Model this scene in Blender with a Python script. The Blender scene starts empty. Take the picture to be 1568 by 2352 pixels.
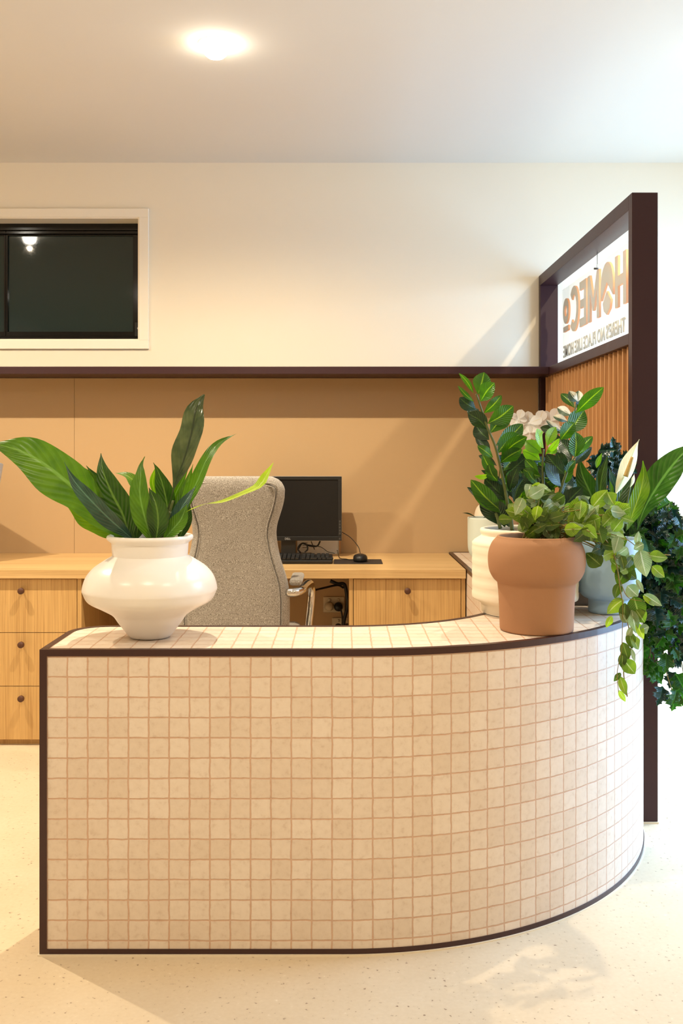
import bpy, bmesh, math, random
from mathutils import Vector, Matrix, noise
from mathutils.geometry import interpolate_bezier
random.seed(7)
C = bpy.context.scene.collection
PI = math.pi
EYE = 1.232; F = 2250.0
ZT = 0.751          # tiled counter height
ZD = 0.745          # desk height
YW = 4.808          # back wall
CEIL = 2.66

def at(px, py, Y):                       # point of the place at depth Y that shows at a pixel
    return Vector(((px-784)*Y/F, Y, EYE-(py-1042)*Y/F))

# ------------------------------------------------------------ materials
def new_mat(name):
    m = bpy.data.materials.new(name); m.use_nodes = True
    nt = m.node_tree; b = nt.nodes['Principled BSDF']
    return m, nt, b
def srgb(r, g, b):
    f = lambda c: (c/255/12.92) if c/255 <= .04045 else ((c/255+.055)/1.055)**2.4
    return (f(r), f(g), f(b), 1)
def plain(name, col, rough=.5, metal=0, spec=.5, bump=0, bscale=200, emis=0):
    m, nt, b = new_mat(name)
    b.inputs['Base Color'].default_value = col
    b.inputs['Roughness'].default_value = rough
    b.inputs['Metallic'].default_value = metal
    b.inputs['Specular IOR Level'].default_value = spec
    tc = nt.nodes.new('ShaderNodeTexCoord')
    n = nt.nodes.new('ShaderNodeTexNoise'); n.inputs['Scale'].default_value = bscale
    nt.links.new(tc.outputs['Object'], n.inputs['Vector'])
    if bump:
        bp = nt.nodes.new('ShaderNodeBump'); bp.inputs['Strength'].default_value = bump; bp.inputs['Distance'].default_value = .002
        nt.links.new(n.outputs['Fac'], bp.inputs['Height']); nt.links.new(bp.outputs['Normal'], b.inputs['Normal'])
    else:
        mr = nt.nodes.new('ShaderNodeMapRange'); mr.inputs[3].default_value = max(rough-.04, 0); mr.inputs[4].default_value = min(rough+.04, 1)
        nt.links.new(n.outputs['Fac'], mr.inputs[0]); nt.links.new(mr.outputs[0], b.inputs['Roughness'])
    if emis:
        b.inputs['Emission Color'].default_value = (1, .93, .8, 1); b.inputs['Emission Strength'].default_value = emis
    return m
def ramp(nt, fac, stops):
    r = nt.nodes.new('ShaderNodeValToRGB'); cr = r.color_ramp
    while len(cr.elements) < len(stops): cr.elements.new(.5)
    for e, (p, c) in zip(cr.elements, stops): e.position = p; e.color = c
    nt.links.new(fac, r.inputs['Fac']); return r
def mixc(nt, fac, a, b, mode='MIX'):
    m = nt.nodes.new('ShaderNodeMix'); m.data_type = 'RGBA'; m.blend_type = mode
    for s, v in ((0, fac), (6, a), (7, b)):
        if hasattr(v, 'links'): nt.links.new(v, m.inputs[s])
        else: m.inputs[s].default_value = v
    return m.outputs[2]

def wood(name, axis, base, dark, fine=1.0, rough=.45):
    m, nt, b = new_mat(name)
    tc = nt.nodes.new('ShaderNodeTexCoord'); mp = nt.nodes.new('ShaderNodeMapping')
    sc = {'x': (1.5, 150, 150), 'z': (150, 150, 1.5)}[axis]
    mp.inputs['Scale'].default_value = sc
    nt.links.new(tc.outputs['Object'], mp.inputs['Vector'])
    d = nt.nodes.new('ShaderNodeTexNoise'); d.inputs['Scale'].default_value = 1.6; d.inputs['Detail'].default_value = 6; d.inputs['Distortion'].default_value = 1.2
    nt.links.new(mp.outputs[0], d.inputs['Vector'])
    mp2 = nt.nodes.new('ShaderNodeMapping'); s2 = {'x': (.25, 7, 7), 'z': (7, 7, .25)}[axis]; mp2.inputs['Scale'].default_value = s2
    nt.links.new(tc.outputs['Object'], mp2.inputs['Vector'])
    w = nt.nodes.new('ShaderNodeTexNoise'); w.inputs['Scale'].default_value = 2.5; w.inputs['Detail'].default_value = 3; w.inputs['Distortion'].default_value = .8
    nt.links.new(mp2.outputs[0], w.inputs['Vector'])
    r = ramp(nt, d.outputs['Fac'], [(.28, dark), (.52, base), (.75, tuple(min(1, c*1.12) for c in base[:3])+(1,))])
    r2 = ramp(nt, w.outputs['Fac'], [(.3, (.84, .80, .74, 1)), (.62, (1, 1, 1, 1))])
    o = mixc(nt, 1.0, r.outputs[0], r2.outputs[0], 'MULTIPLY')
    nt.links.new(o, b.inputs['Base Color']); b.inputs['Roughness'].default_value = rough
    return m

def tiles(name, ou, ov):
    m, nt, b = new_mat(name)
    uv = nt.nodes.new('ShaderNodeUVMap'); uv.uv_map = 'UVMap'
    n1 = nt.nodes.new('ShaderNodeTexNoise'); n1.inputs['Scale'].default_value = 34; n1.inputs['Detail'].default_value = 3
    nt.links.new(uv.outputs[0], n1.inputs['Vector'])
    sub = nt.nodes.new('ShaderNodeVectorMath'); sub.operation = 'SUBTRACT'; sub.inputs[1].default_value = (.5, .5, .5)
    nt.links.new(n1.outputs['Color'], sub.inputs[0])
    scl = nt.nodes.new('ShaderNodeVectorMath'); scl.operation = 'SCALE'; scl.inputs['Scale'].default_value = .0048
    nt.links.new(sub.outputs[0], scl.inputs[0])
    add = nt.nodes.new('ShaderNodeVectorMath'); add.operation = 'ADD'
    nt.links.new(uv.outputs[0], add.inputs[0]); nt.links.new(scl.outputs[0], add.inputs[1])
    mp = nt.nodes.new('ShaderNodeMapping'); mp.inputs['Location'].default_value = (-ou/.05+40, -ov/.0498+40, 0)
    mp.inputs['Scale'].default_value = (1/.05, 1/.0498, 1)
    nt.links.new(add.outputs[0], mp.inputs['Vector'])
    br = nt.nodes.new('ShaderNodeTexBrick'); br.offset = 0; br.squash = 1
    br.inputs['Scale'].default_value = 1; br.inputs['Brick Width'].default_value = 1; br.inputs['Row Height'].default_value = 1
    br.inputs['Mortar Size'].default_value = .044; br.inputs['Mortar Smooth'].default_value = .35
    br.inputs['Color1'].default_value = srgb(229, 214, 198); br.inputs['Color2'].default_value = srgb(220, 202, 183)
    br.inputs['Mortar'].default_value = srgb(206, 170, 144)
    nt.links.new(mp.outputs[0], br.inputs['Vector'])
    n2 = nt.nodes.new('ShaderNodeTexNoise'); n2.inputs['Scale'].default_value = 55; n2.inputs['Detail'].default_value = 8; n2.inputs['Roughness'].default_value = .65
    nt.links.new(uv.outputs[0], n2.inputs['Vector'])
    r = ramp(nt, n2.outputs['Fac'], [(.28, (.84, .78, .74, 1)), (.44, (.96, .95, .94, 1)), (.6, (1, 1, 1, 1)), (.75, (1.0, .98, .95, 1))])
    o = mixc(nt, 1.0, br.outputs['Color'], r.outputs[0], 'MULTIPLY')
    nt.links.new(o, b.inputs['Base Color']); b.inputs['Roughness'].default_value = .42
    bp = nt.nodes.new('ShaderNodeBump'); bp.inputs['Strength'].default_value = .6; bp.inputs['Distance'].default_value = .0015; bp.invert = True
    nt.links.new(br.outputs['Fac'], bp.inputs['Height'])
    bp2 = nt.nodes.new('ShaderNodeBump'); bp2.inputs['Strength'].default_value = .12; bp2.inputs['Distance'].default_value = .001
    nt.links.new(n2.outputs['Fac'], bp2.inputs['Height']); nt.links.new(bp.outputs[0], bp2.inputs['Normal'])
    nt.links.new(bp2.outputs[0], b.inputs['Normal'])
    return m

def leafmat(name, c1, c2, rib, trans=.35, rough=.32, edge=None, vein=0):
    m, nt, b = new_mat(name)
    uv = nt.nodes.new('ShaderNodeUVMap'); uv.uv_map = 'UVMap'
    sx = nt.nodes.new('ShaderNodeSeparateXYZ'); nt.links.new(uv.outputs[0], sx.inputs[0])
    ab = nt.nodes.new('ShaderNodeMath'); ab.operation = 'ABSOLUTE'; nt.links.new(sx.outputs[0], ab.inputs[0])
    tc = nt.nodes.new('ShaderNodeTexCoord')
    n = nt.nodes.new('ShaderNodeTexNoise'); n.inputs['Scale'].default_value = 22; n.inputs['Detail'].default_value = 3
    nt.links.new(tc.outputs['Object'], n.inputs['Vector'])
    base = ramp(nt, n.outputs['Fac'], [(.35, c1), (.65, c2)]).outputs[0]
    # side veins: stripes slanting off the midrib
    mu = nt.nodes.new('ShaderNodeMath'); mu.operation = 'MULTIPLY_ADD'; mu.inputs[1].default_value = 1.3
    ng = nt.nodes.new('ShaderNodeMath'); ng.operation = 'MULTIPLY'; ng.inputs[1].default_value = -.35
    nt.links.new(ab.outputs[0], ng.inputs[0]); nt.links.new(sx.outputs[1], mu.inputs[0]); nt.links.new(ng.outputs[0], mu.inputs[2])
    sn = nt.nodes.new('ShaderNodeMath'); sn.operation = 'MULTIPLY'; sn.inputs[1].default_value = 55
    nt.links.new(mu.outputs[0], sn.inputs[0])
    si = nt.nodes.new('ShaderNodeMath'); si.operation = 'SINE'; nt.links.new(sn.outputs[0], si.inputs[0])
    vr = nt.nodes.new('ShaderNodeMapRange'); vr.inputs[1].default_value = .75; vr.inputs[2].default_value = 1; vr.inputs[4].default_value = .18+vein
    nt.links.new(si.outputs[0], vr.inputs[0])
    o = mixc(nt, vr.outputs[0], base, rib)
    mr = nt.nodes.new('ShaderNodeMapRange'); mr.inputs[1].default_value = .05; mr.inputs[2].default_value = .10; mr.inputs[3].default_value = .9; mr.inputs[4].default_value = 0
    nt.links.new(ab.outputs[0], mr.inputs[0])
    o = mixc(nt, mr.outputs[0], o, rib)
    if edge:
        ab = sx
        n3 = nt.nodes.new('ShaderNodeTexNoise'); n3.inputs['Scale'].default_value = 60
        nt.links.new(tc.outputs['Object'], n3.inputs['Vector'])
        a3 = nt.nodes.new('ShaderNodeMath'); a3.operation = 'MULTIPLY_ADD'; a3.inputs[1].default_value = .5
        nt.links.new(n3.outputs['Fac'], a3.inputs[0]); nt.links.new(ab.outputs[0], a3.inputs[2])
        m3 = nt.nodes.new('ShaderNodeMapRange'); m3.inputs[1].default_value = .38; m3.inputs[2].default_value = .46
        nt.links.new(a3.outputs[0], m3.inputs[0])
        o = mixc(nt, m3.outputs[0], o, edge)
    nt.links.new(o, b.inputs['Base Color']); b.inputs['Roughness'].default_value = rough
    bp = nt.nodes.new('ShaderNodeBump'); bp.inputs['Strength'].default_value = .35; bp.inputs['Distance'].default_value = .002
    nt.links.new(si.outputs[0], bp.inputs['Height']); nt.links.new(bp.outputs[0], b.inputs['Normal'])
    tr = nt.nodes.new('ShaderNodeBsdfTranslucent'); hs = nt.nodes.new('ShaderNodeHueSaturation')
    hs.inputs['Value'].default_value = 1.6; hs.inputs['Saturation'].default_value = 1.1
    nt.links.new(o, hs.inputs['Color']); nt.links.new(hs.outputs[0], tr.inputs[0])
    ms = nt.nodes.new('ShaderNodeMixShader'); ms.inputs[0].default_value = trans
    out = nt.nodes['Material Output']
    nt.links.new(b.outputs[0], ms.inputs[1]); nt.links.new(tr.outputs[0], ms.inputs[2]); nt.links.new(ms.outputs[0], out.inputs['Surface'])
    return m

M = {}
M['wall'] = plain('cream wall paint', srgb(242, 230, 208), .9, spec=.2, bump=.05, bscale=350)
M['ceiling'] = plain('ceiling paint', srgb(226, 220, 208), .95, spec=.1, bump=.03, bscale=300)
M['panel'] = plain('tan wall covering', srgb(188, 157, 118), .85, spec=.2, bump=.1, bscale=400)
M['brown'] = plain('dark burgundy powder coat', srgb(55, 29, 32), .42, spec=.35)
M['brownmetal'] = plain('dark brown trim metal', srgb(56, 28, 25), .34, spec=.5)
M['oakx'] = wood('oak laminate lengthwise', 'x', srgb(212, 176, 122), srgb(196, 156, 102))
M['oakz'] = wood('oak laminate upright', 'z', srgb(208, 168, 108), srgb(178, 134, 80))
M['slat'] = wood('slat timber', 'z', srgb(200, 152, 102), srgb(164, 114, 70))
M['knob'] = plain('dark brown knob', srgb(84, 48, 30), .45)
M['gap'] = plain('shadow gap lining', srgb(60, 45, 35), .8)
M['tilev'] = tiles('travertine mosaic upright', -.6733, .683)
M['tileh'] = tiles('travertine mosaic flat', -.6733, 2.424)
M['caulk'] = plain('cream sealant', srgb(230, 215, 190), .6)
M['trim'] = plain('white gloss paint', srgb(244, 234, 216), .45)
M['blackframe'] = plain('black window aluminium', srgb(13, 11, 10), .1, spec=.4)
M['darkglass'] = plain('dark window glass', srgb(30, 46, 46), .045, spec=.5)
M['lamp'] = plain('lamp diffuser', (1, 1, 1, 1), .5, emis=30)
M['lampring'] = plain('white lamp ring', srgb(240, 235, 225), .4)
M['whiteglaze'] = plain('satin white glaze', srgb(240, 234, 228), .28, spec=.5, bump=.04, bscale=25)
M['creamceramic'] = plain('matt cream ceramic', srgb(238, 226, 204), .7, bump=.08, bscale=120)
M['terracotta'] = plain('terracotta', srgb(163, 119, 86), .8, spec=.25, bump=.08, bscale=300)
M['blueglaze'] = plain('pale blue ceramic', srgb(166, 196, 222), .5)
M['mint'] = plain('pale mint ceramic', srgb(212, 222, 212), .55)
M['greybox'] = plain('warm grey planter', srgb(128, 118, 112), .6)
M['soil'] = plain('dark potting mix', srgb(34, 26, 20), .95, bump=.8, bscale=90)
M['black'] = plain('black plastic', srgb(22, 21, 21), .45)
M['screen'] = plain('switched off screen', srgb(26, 24, 23), .35, spec=.3)
M['silver'] = plain('silver plastic', srgb(190, 190, 192), .3, metal=.6)
M['grey'] = plain('dark grey plastic', srgb(70, 68, 66), .5)
M['chrome'] = plain('chrome', srgb(210, 208, 205), .12, metal=1)
M['paper'] = plain('white paper', srgb(235, 232, 225), .8)
M['beige'] = plain('beige outlet plastic', srgb(205, 190, 160), .5)
M['mat'] = plain('dark brown mat', srgb(44, 34, 30), .7)
M['petal'] = leafmat('orchid petal', srgb(240, 243, 244), srgb(232, 235, 234), srgb(228, 222, 206), .35, .6)
M['spathe'] = leafmat('cream spathe', srgb(240, 232, 196), srgb(226, 216, 170), srgb(205, 200, 140), .35, .5)
M['spadix'] = plain('tan spadix', srgb(206, 172, 104), .8, bump=1.0, bscale=500)
M['stem'] = plain('green stem', srgb(88, 98, 48), .5)
M['vine'] = plain('olive vine stem', srgb(136, 120, 50), .6)
M['leafdark'] = leafmat('dark leaf', srgb(34, 60, 18), srgb(50, 82, 24), srgb(96, 126, 56), .25, .28)
M['leafmid'] = leafmat('mid green leaf', srgb(64, 104, 22), srgb(84, 124, 28), srgb(110, 150, 70), .3, .32)
M['leafbright'] = leafmat('bright green leaf', srgb(84, 126, 22), srgb(106, 146, 30), srgb(150, 180, 70), .45, .38)
M['leaflime'] = leafmat('lime leaf', srgb(150, 180, 50), srgb(180, 200, 80), srgb(200, 215, 120), .5, .45)
M['leafgrey'] = leafmat('grey green glossy leaf', srgb(54, 70, 38), srgb(86, 98, 58), srgb(40, 52, 28), .12, .22)
M['leafblue'] = leafmat('blue green leaf', srgb(34, 66, 52), srgb(52, 88, 70), srgb(90, 130, 110), .15, .3)
M['zz'] = leafmat('glossy rounded leaf', srgb(42, 86, 14), srgb(60, 106, 20), srgb(140, 176, 56), .32, .34, vein=-.12)
M['zzdark'] = leafmat('glossy rounded dark leaf', srgb(22, 48, 22), srgb(34, 62, 26), srgb(70, 100, 46), .15, .36, vein=-.12)
M['zzbright'] = leafmat('glossy rounded light leaf', srgb(104, 150, 26), srgb(130, 174, 40), srgb(80, 120, 40), .45, .35)
M['varieg'] = leafmat('variegated leaf', srgb(40, 66, 40), srgb(70, 96, 64), srgb(236, 232, 206), .2, .35, edge=srgb(240, 236, 214))
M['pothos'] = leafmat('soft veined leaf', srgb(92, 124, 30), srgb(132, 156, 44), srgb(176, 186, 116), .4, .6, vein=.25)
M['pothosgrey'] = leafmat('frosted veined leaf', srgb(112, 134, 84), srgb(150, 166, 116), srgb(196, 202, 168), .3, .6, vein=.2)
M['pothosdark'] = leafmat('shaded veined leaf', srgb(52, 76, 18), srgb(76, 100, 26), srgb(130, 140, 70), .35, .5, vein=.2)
M['ivy'] = leafmat('dark lobed leaf', srgb(16, 40, 30), srgb(26, 58, 44), srgb(50, 84, 60), .12, .3)
M['ivygreen'] = leafmat('green lobed leaf', srgb(34, 78, 20), srgb(52, 100, 30), srgb(80, 130, 50), .35, .4)
M['letterback'] = plain('pale sign letter', srgb(214, 206, 190), .6)
M['letteredge'] = plain('orange sign letter edge', srgb(240, 160, 100), .5)

def fabric():
    m, nt, b = new_mat('woven grey fabric')
    tc = nt.nodes.new('ShaderNodeTexCoord')
    n = nt.nodes.new('ShaderNodeTexNoise'); n.inputs['Scale'].default_value = 620; n.inputs['Detail'].default_value = 2
    nt.links.new(tc.outputs['Object'], n.inputs['Vector'])
    r = ramp(nt, n.outputs['Fac'], [(.33, srgb(92, 84, 76)), (.5, srgb(146, 138, 128)), (.66, srgb(200, 192, 182))])
    nt.links.new(r.outputs[0], b.inputs['Base Color']); b.inputs['Roughness'].default_value = .95
    b.inputs['Specular IOR Level'].default_value = .1
    b.inputs['Sheen Weight'].default_value = .3
    bp = nt.nodes.new('ShaderNodeBump'); bp.inputs['Strength'].default_value = .4; bp.inputs['Distance'].default_value = .001
    nt.links.new(n.outputs['Fac'], bp.inputs['Height']); nt.links.new(bp.outputs[0], b.inputs['Normal'])
    return m
M['fabric'] = fabric()
def floor_mat():
    m, nt, b = new_mat('speckled vinyl floor')
    tc = nt.nodes.new('ShaderNodeTexCoord')
    v = nt.nodes.new('ShaderNodeTexNoise'); v.inputs['Scale'].default_value = 85; v.inputs['Detail'].default_value = 2
    nt.links.new(tc.outputs['Object'], v.inputs['Vector'])
    sp = ramp(nt, v.outputs['Fac'], [(.26, srgb(150, 126, 104)), (.335, srgb(216, 198, 170)), (.7, srgb(220, 203, 176)), (.80, srgb(234, 221, 198))])
    n = nt.nodes.new('ShaderNodeTexNoise'); n.inputs['Scale'].default_value = 6; n.inputs['Detail'].default_value = 4
    nt.links.new(tc.outputs['Object'], n.inputs['Vector'])
    r = ramp(nt, n.outputs['Fac'], [(.3, (.95, .93, .9, 1)), (.7, (1, 1, 1, 1))])
    o = mixc(nt, 1, sp.outputs[0], r.outputs[0], 'MULTIPLY')
    nt.links.new(o, b.inputs['Base Color']); b.inputs['Roughness'].default_value = .5
    b.inputs['Specular IOR Level'].default_value = .35
    return m
M['floor'] = floor_mat()
def glass_mat():
    m, nt, b = new_mat('clear acrylic')
    b.inputs['Base Color'].default_value = (1, 1, 1, 1); b.inputs['Roughness'].default_value = .02
    b.inputs['Transmission Weight'].default_value = 1; b.inputs['IOR'].default_value = 1.1
    tc = nt.nodes.new('ShaderNodeTexCoord'); n = nt.nodes.new('ShaderNodeTexNoise'); n.inputs['Scale'].default_value = 2
    mr = nt.nodes.new('ShaderNodeMapRange'); mr.inputs[3].default_value = .0; mr.inputs[4].default_value = .03
    nt.links.new(tc.outputs['Object'], n.inputs['Vector']); nt.links.new(n.outputs['Fac'], mr.inputs[0]); nt.links.new(mr.outputs[0], b.inputs['Roughness'])
    return m
M['glass'] = glass_mat()
def letter_mat(name, col, t):
    m = plain(name, col, .6); nt = m.node_tree; b = nt.nodes['Principled BSDF']
    tr = nt.nodes.new('ShaderNodeBsdfTranslucent'); tr.inputs[0].default_value = col
    ms = nt.nodes.new('ShaderNodeMixShader'); ms.inputs[0].default_value = t
    nt.links.new(b.outputs[0], ms.inputs[1]); nt.links.new(tr.outputs[0], ms.inputs[2]); nt.links.new(ms.outputs[0], nt.nodes['Material Output'].inputs['Surface'])
    return m
M['letter'] = letter_mat('pale translucent sign letter', srgb(222, 212, 194), .42)
M['letteredge'] = letter_mat('orange sign letter edge', srgb(250, 178, 124), .5)

# ------------------------------------------------------------ mesh helpers
def BM():
    bm = bmesh.new(); bm.loops.layers.uv.new('UVMap'); return bm
def box(bm, x0, x1, y0, y1, z0, z1, bev=0, mi=0):
    vs = [bm.verts.new((x, y, z)) for z in (z0, z1) for y in (y0, y1) for x in (x0, x1)]
    fs = [bm.faces.new([vs[i] for i in f]) for f in ((0,2,3,1),(4,5,7,6),(0,1,5,4),(2,6,7,3),(0,4,6,2),(1,3,7,5))]
    for f in fs: f.material_index = mi
    if bev:
        es = list({e for f in fs for e in f.edges})
        bmesh.ops.bevel(bm, geom=es, offset=bev, segments=2, profile=.5, affect='EDGES')
    return vs
def lathe(bm, prof, cx=0, cy=0, cz=0, n=64, capb=True, capt=False):
    rings = []
    for r, z in prof:
        rings.append([bm.verts.new((cx+r*math.cos(2*PI*i/n), cy+r*math.sin(2*PI*i/n), cz+z)) for i in range(n)])
    for a, b in zip(rings, rings[1:]):
        for i in range(n):
            f = bm.faces.new((a[i], a[(i+1) % n], b[(i+1) % n], b[i])); f.smooth = True
    if capb: bm.faces.new(rings[0][::-1])
    if capt: bm.faces.new(rings[-1])
def spl(pts, n):                           # Catmull-Rom through points
    pts = [Vector(p) for p in pts]
    if len(pts) == 2: return [pts[0].lerp(pts[1], i/n) for i in range(n+1)]
    P = [2*pts[0]-pts[1]]+pts+[2*pts[-1]-pts[-2]]
    L = [0]
    for a, b in zip(pts, pts[1:]): L.append(L[-1]+(b-a).length)
    out = []
    for k in range(n+1):
        d = L[-1]*k/n; i = 0
        while i < len(L)-2 and L[i+1] < d: i += 1
        t = (d-L[i])/max(L[i+1]-L[i], 1e-9)
        p0, p1, p2, p3 = P[i:i+4]
        out.append(.5*((2*p1)+(-p0+p2)*t+(2*p0-5*p1+4*p2-p3)*t*t+(-p0+3*p1-3*p2+p3)*t**3))
    return out
def tube(bm, pts, r, n=10, seg=None, taper=1.0):
    ps = spl(pts, seg or max(8, len(pts)*6))
    prev = None; u = None
    for k, p in enumerate(ps):
        t = (ps[min(k+1, len(ps)-1)]-ps[max(k-1, 0)]).normalized()
        if u is None:
            u = t.cross(Vector((0, 0, 1)))
            if u.length < .1: u = t.cross(Vector((1, 0, 0)))
        u = (u-t*u.dot(t)).normalized(); v = t.cross(u)
        rr = r*(1+(taper-1)*k/(len(ps)-1))
        ring = [bm.verts.new(p+rr*(math.cos(2*PI*i/n)*u+math.sin(2*PI*i/n)*v)) for i in range(n)]
        if prev:
            for i in range(n):
                f = bm.faces.new((prev[i], prev[(i+1) % n], ring[(i+1) % n], ring[i])); f.smooth = True
        else: bm.faces.new(ring[::-1])
        prev = ring
    bm.faces.new(prev)
def prism(bm, poly, z0, z1, mi=0):         # poly of (x,y), ccw
    a = [bm.verts.new((x, y, z0)) for x, y in poly]; b = [bm.verts.new((x, y, z1)) for x, y in poly]
    n = len(poly)
    fs = [bm.faces.new(a[::-1]), bm.faces.new(b)]
    for i in range(n): fs.append(bm.faces.new((a[i], a[(i+1) % n], b[(i+1) % n], b[i])))
    for f in fs: f.material_index = mi
def leaf(bm, pts, w, nrm=(0, -1, 0), fold=.18, wave=.0, peak=.45, tipp=1.2, n=18, ph=0, mi=0, curl=0, lobes=None, stalk=0):
    """ribbon along the spine; width profile peaks at `peak`; u across, v along"""
    uvl = bm.loops.layers.uv.active
    ps = spl(pts, n); nrm = Vector(nrm).normalized()
    q = math.log(.5)/math.log(peak)
    U = (-1, -.82, -.55, -.28, 0, .28, .55, .82, 1)
    prev = None; side = None
    for k, p in enumerate(ps):
        t = k/n
        T = (ps[min(k+1, n)]-ps[max(k-1, 0)]).normalized()
        s = T.cross(nrm)
        if s.length < .2 and side is not None: s = side
        s = s.normalized()
        if side is not None and s.dot(side) < 0: s = -s
        side = s; N = s.cross(T)
        if N.dot(nrm) < 0: N = -N
        tt = t if not stalk else max(0, (t-stalk)/(1-stalk))
        prof = max(math.sin(PI*min(max(tt, 0), 1)**q), 0)**(.85 if tt < peak else tipp)
        hw = max(w/2*prof, w*.012)
        if lobes: hw *= 1+lobes*abs(math.sin(tt*PI*3.5))-lobes*.3
        row = []
        for u in U:
            z = -fold*hw*(1-abs(u))*1.0 + wave*w*math.sin(t*17+ph+u*1.5)*abs(u)**1.5 - curl*hw*u*u
            row.append(bm.verts.new(p+s*(u*hw*(1+wave*2.6*math.sin(t*15+ph+(2.2 if u > 0 else 0))))+N*z))
        if prev:
            for i in range(len(U)-1):
                f = bm.faces.new((prev[0][i], prev[0][i+1], row[i+1], row[i])); f.smooth = True; f.material_index = mi
                uv4 = ((U[i], prev[1]), (U[i+1], prev[1]), (U[i+1], t), (U[i], t))
                for lp, c in zip(f.loops, uv4): lp[uvl].uv = c
        prev = (row, t)

def link(name, bm, mats, parent=None, loc=None, local=False, solid=0):
    """ONE mesh object. World-built meshes are moved so that the origin is the thing's base."""
    if not isinstance(mats, (list, tuple)): mats = [mats]
    root = parent
    off = Vector((0, 0, 0))
    if parent is not None and not local:
        p = parent
        while p.parent: p = p.parent
        off = p.location.copy()
    if parent is None and loc is not None: off = Vector(loc)
    if off.length and not local: bmesh.ops.translate(bm, verts=bm.verts, vec=-off)
    me = bpy.data.meshes.new(name); bm.normal_update(); bm.to_mesh(me); bm.free()
    for m in mats: me.materials.append(M[m] if isinstance(m, str) else m)
    o = bpy.data.objects.new(name, me); C.objects.link(o)
    if parent is not None: o.parent = parent
    elif loc is not None: o.location = loc
    if solid:
        md = o.modifiers.new('thickness', 'SOLIDIFY'); md.thickness = solid; md.offset = 0
    return o
def tag(o, label=None, cat=None, group=None, kind=None):
    if label: o['label'] = label
    if cat: o['category'] = cat
    if group: o['group'] = group
    if kind: o['kind'] = kind
    return o
def thing(name, loc, label, cat, rz=0, group=None):
    o = bpy.data.objects.new(name, None); C.objects.link(o); o.location = loc; o.rotation_euler = (0, 0, rz)
    o.empty_display_size = .05
    return tag(o, label, cat, group)
def struct(name, bm, m):
    return tag(link(name, bm, m), kind='structure')
def bxo(name, parent, m, *a, bev=0, local=False, **k):
    bm = BM(); box(bm, *a, bev=bev); return link(name, bm, m, parent, local=local, **k)

# ------------------------------------------------------------ the room
XL, XR, YF = -3.4, 2.5, -3.2
bm = BM(); box(bm, XL-.2, XR+.2, YF-.2, YW+.25, -.12, 0); struct('floor', bm, 'floor')
bm = BM(); box(bm, XL-.2, XR+.2, YF-.2, YW+.25, CEIL, CEIL+.1); struct('ceiling', bm, 'ceiling')
# back wall with the opening of the internal window
WX0, WX1, WZ0, WZ1 = -2.36, -.991, 1.788, 2.39
bm = BM()
box(bm, XL, WX0, YW, YW+.2, 0, CEIL); box(bm, WX1, XR, YW, YW+.2, 0, CEIL)
box(bm, WX0, WX1, YW, YW+.2, 0, WZ0); box(bm, WX0, WX1, YW, YW+.2, WZ1, CEIL)
struct('wall_back', bm, 'wall')
bm = BM(); box(bm, XL-.15, XL, YF, YW, 0, CEIL); struct('wall_left', bm, 'wall')
bm = BM(); box(bm, XL, XR, YF-.15, YF, 0, CEIL); struct('wall_front', bm, 'wall')
# right wall with the big daylight window
DY0, DY1, DZ0, DZ1 = 2.75, 4.76, .06, 2.3
bm = BM()
box(bm, XR, XR+.15, YF, DY0, 0, CEIL); box(bm, XR, XR+.15, DY1, YW, 0, CEIL)
box(bm, XR, XR+.15, DY0, DY1, 0, DZ0); box(bm, XR, XR+.15, DY0, DY1, DZ1, CEIL)
struct('wall_right', bm, 'wall')
bm = BM()
for y0, y1 in ((DY0, DY0+.05), (3.73, 3.78), (DY1-.05, DY1)): box(bm, XR+.03, XR+.09, y0, y1, DZ0, DZ1)
for z0 in (DZ0, DZ1-.05): box(bm, XR+.032, XR+.088, DY0+.05, DY1-.05, z0, z0+.05)
struct('window_2', bm, 'blackframe')
# internal window
win = thing('window_1', (-1.675, YW+.1, WZ0), None, None); tag(win, kind='structure')
bm = BM()
AO = .047
for a in ((WX0-AO, WX1+AO, WZ1, WZ1+AO-.004), (WX0-AO, WX1+AO, WZ0-AO+.004, WZ0)): box(bm, a[0], a[1], YW-.014, YW, a[2], a[3], bev=.002)
for a in ((WX0-AO, WX0), (WX1, WX1+AO)): box(bm, a[0], a[1], YW-.014, YW, WZ0-.0005, WZ1+.0005, bev=.002)
for a in ((WX0, WX1, WZ1-.006, WZ1), (WX0, WX1, WZ0, WZ0+.006)): box(bm, a[0], a[1], YW-.008, YW+.10, a[2], a[3])
for a in ((WX0, WX0+.006), (WX1-.006, WX1)): box(bm, a[0], a[1], YW-.008, YW+.10, WZ0+.006, WZ1-.006)
link('architrave', bm, 'trim', win)
ix0, ix1, iz0, iz1 = WX0+.006, WX1-.006, WZ0+.006, WZ1-.006
bm = BM()
for a in ((ix0, ix1, iz1-.034, iz1), (ix0, ix1, iz0, iz0+.026)): box(bm, a[0], a[1], YW+.095, YW+.15, a[2], a[3], bev=.003)
for a in ((ix0, ix0+.02), (ix1-.02, ix1)): box(bm, a[0], a[1], YW+.095, YW+.15, iz0, iz1, bev=.003)
box(bm, ix0, ix1, YW+.085, YW+.1, iz1-.052, iz1-.048)
link('window_frame', bm, 'blackframe', win)
bm = BM()
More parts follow.
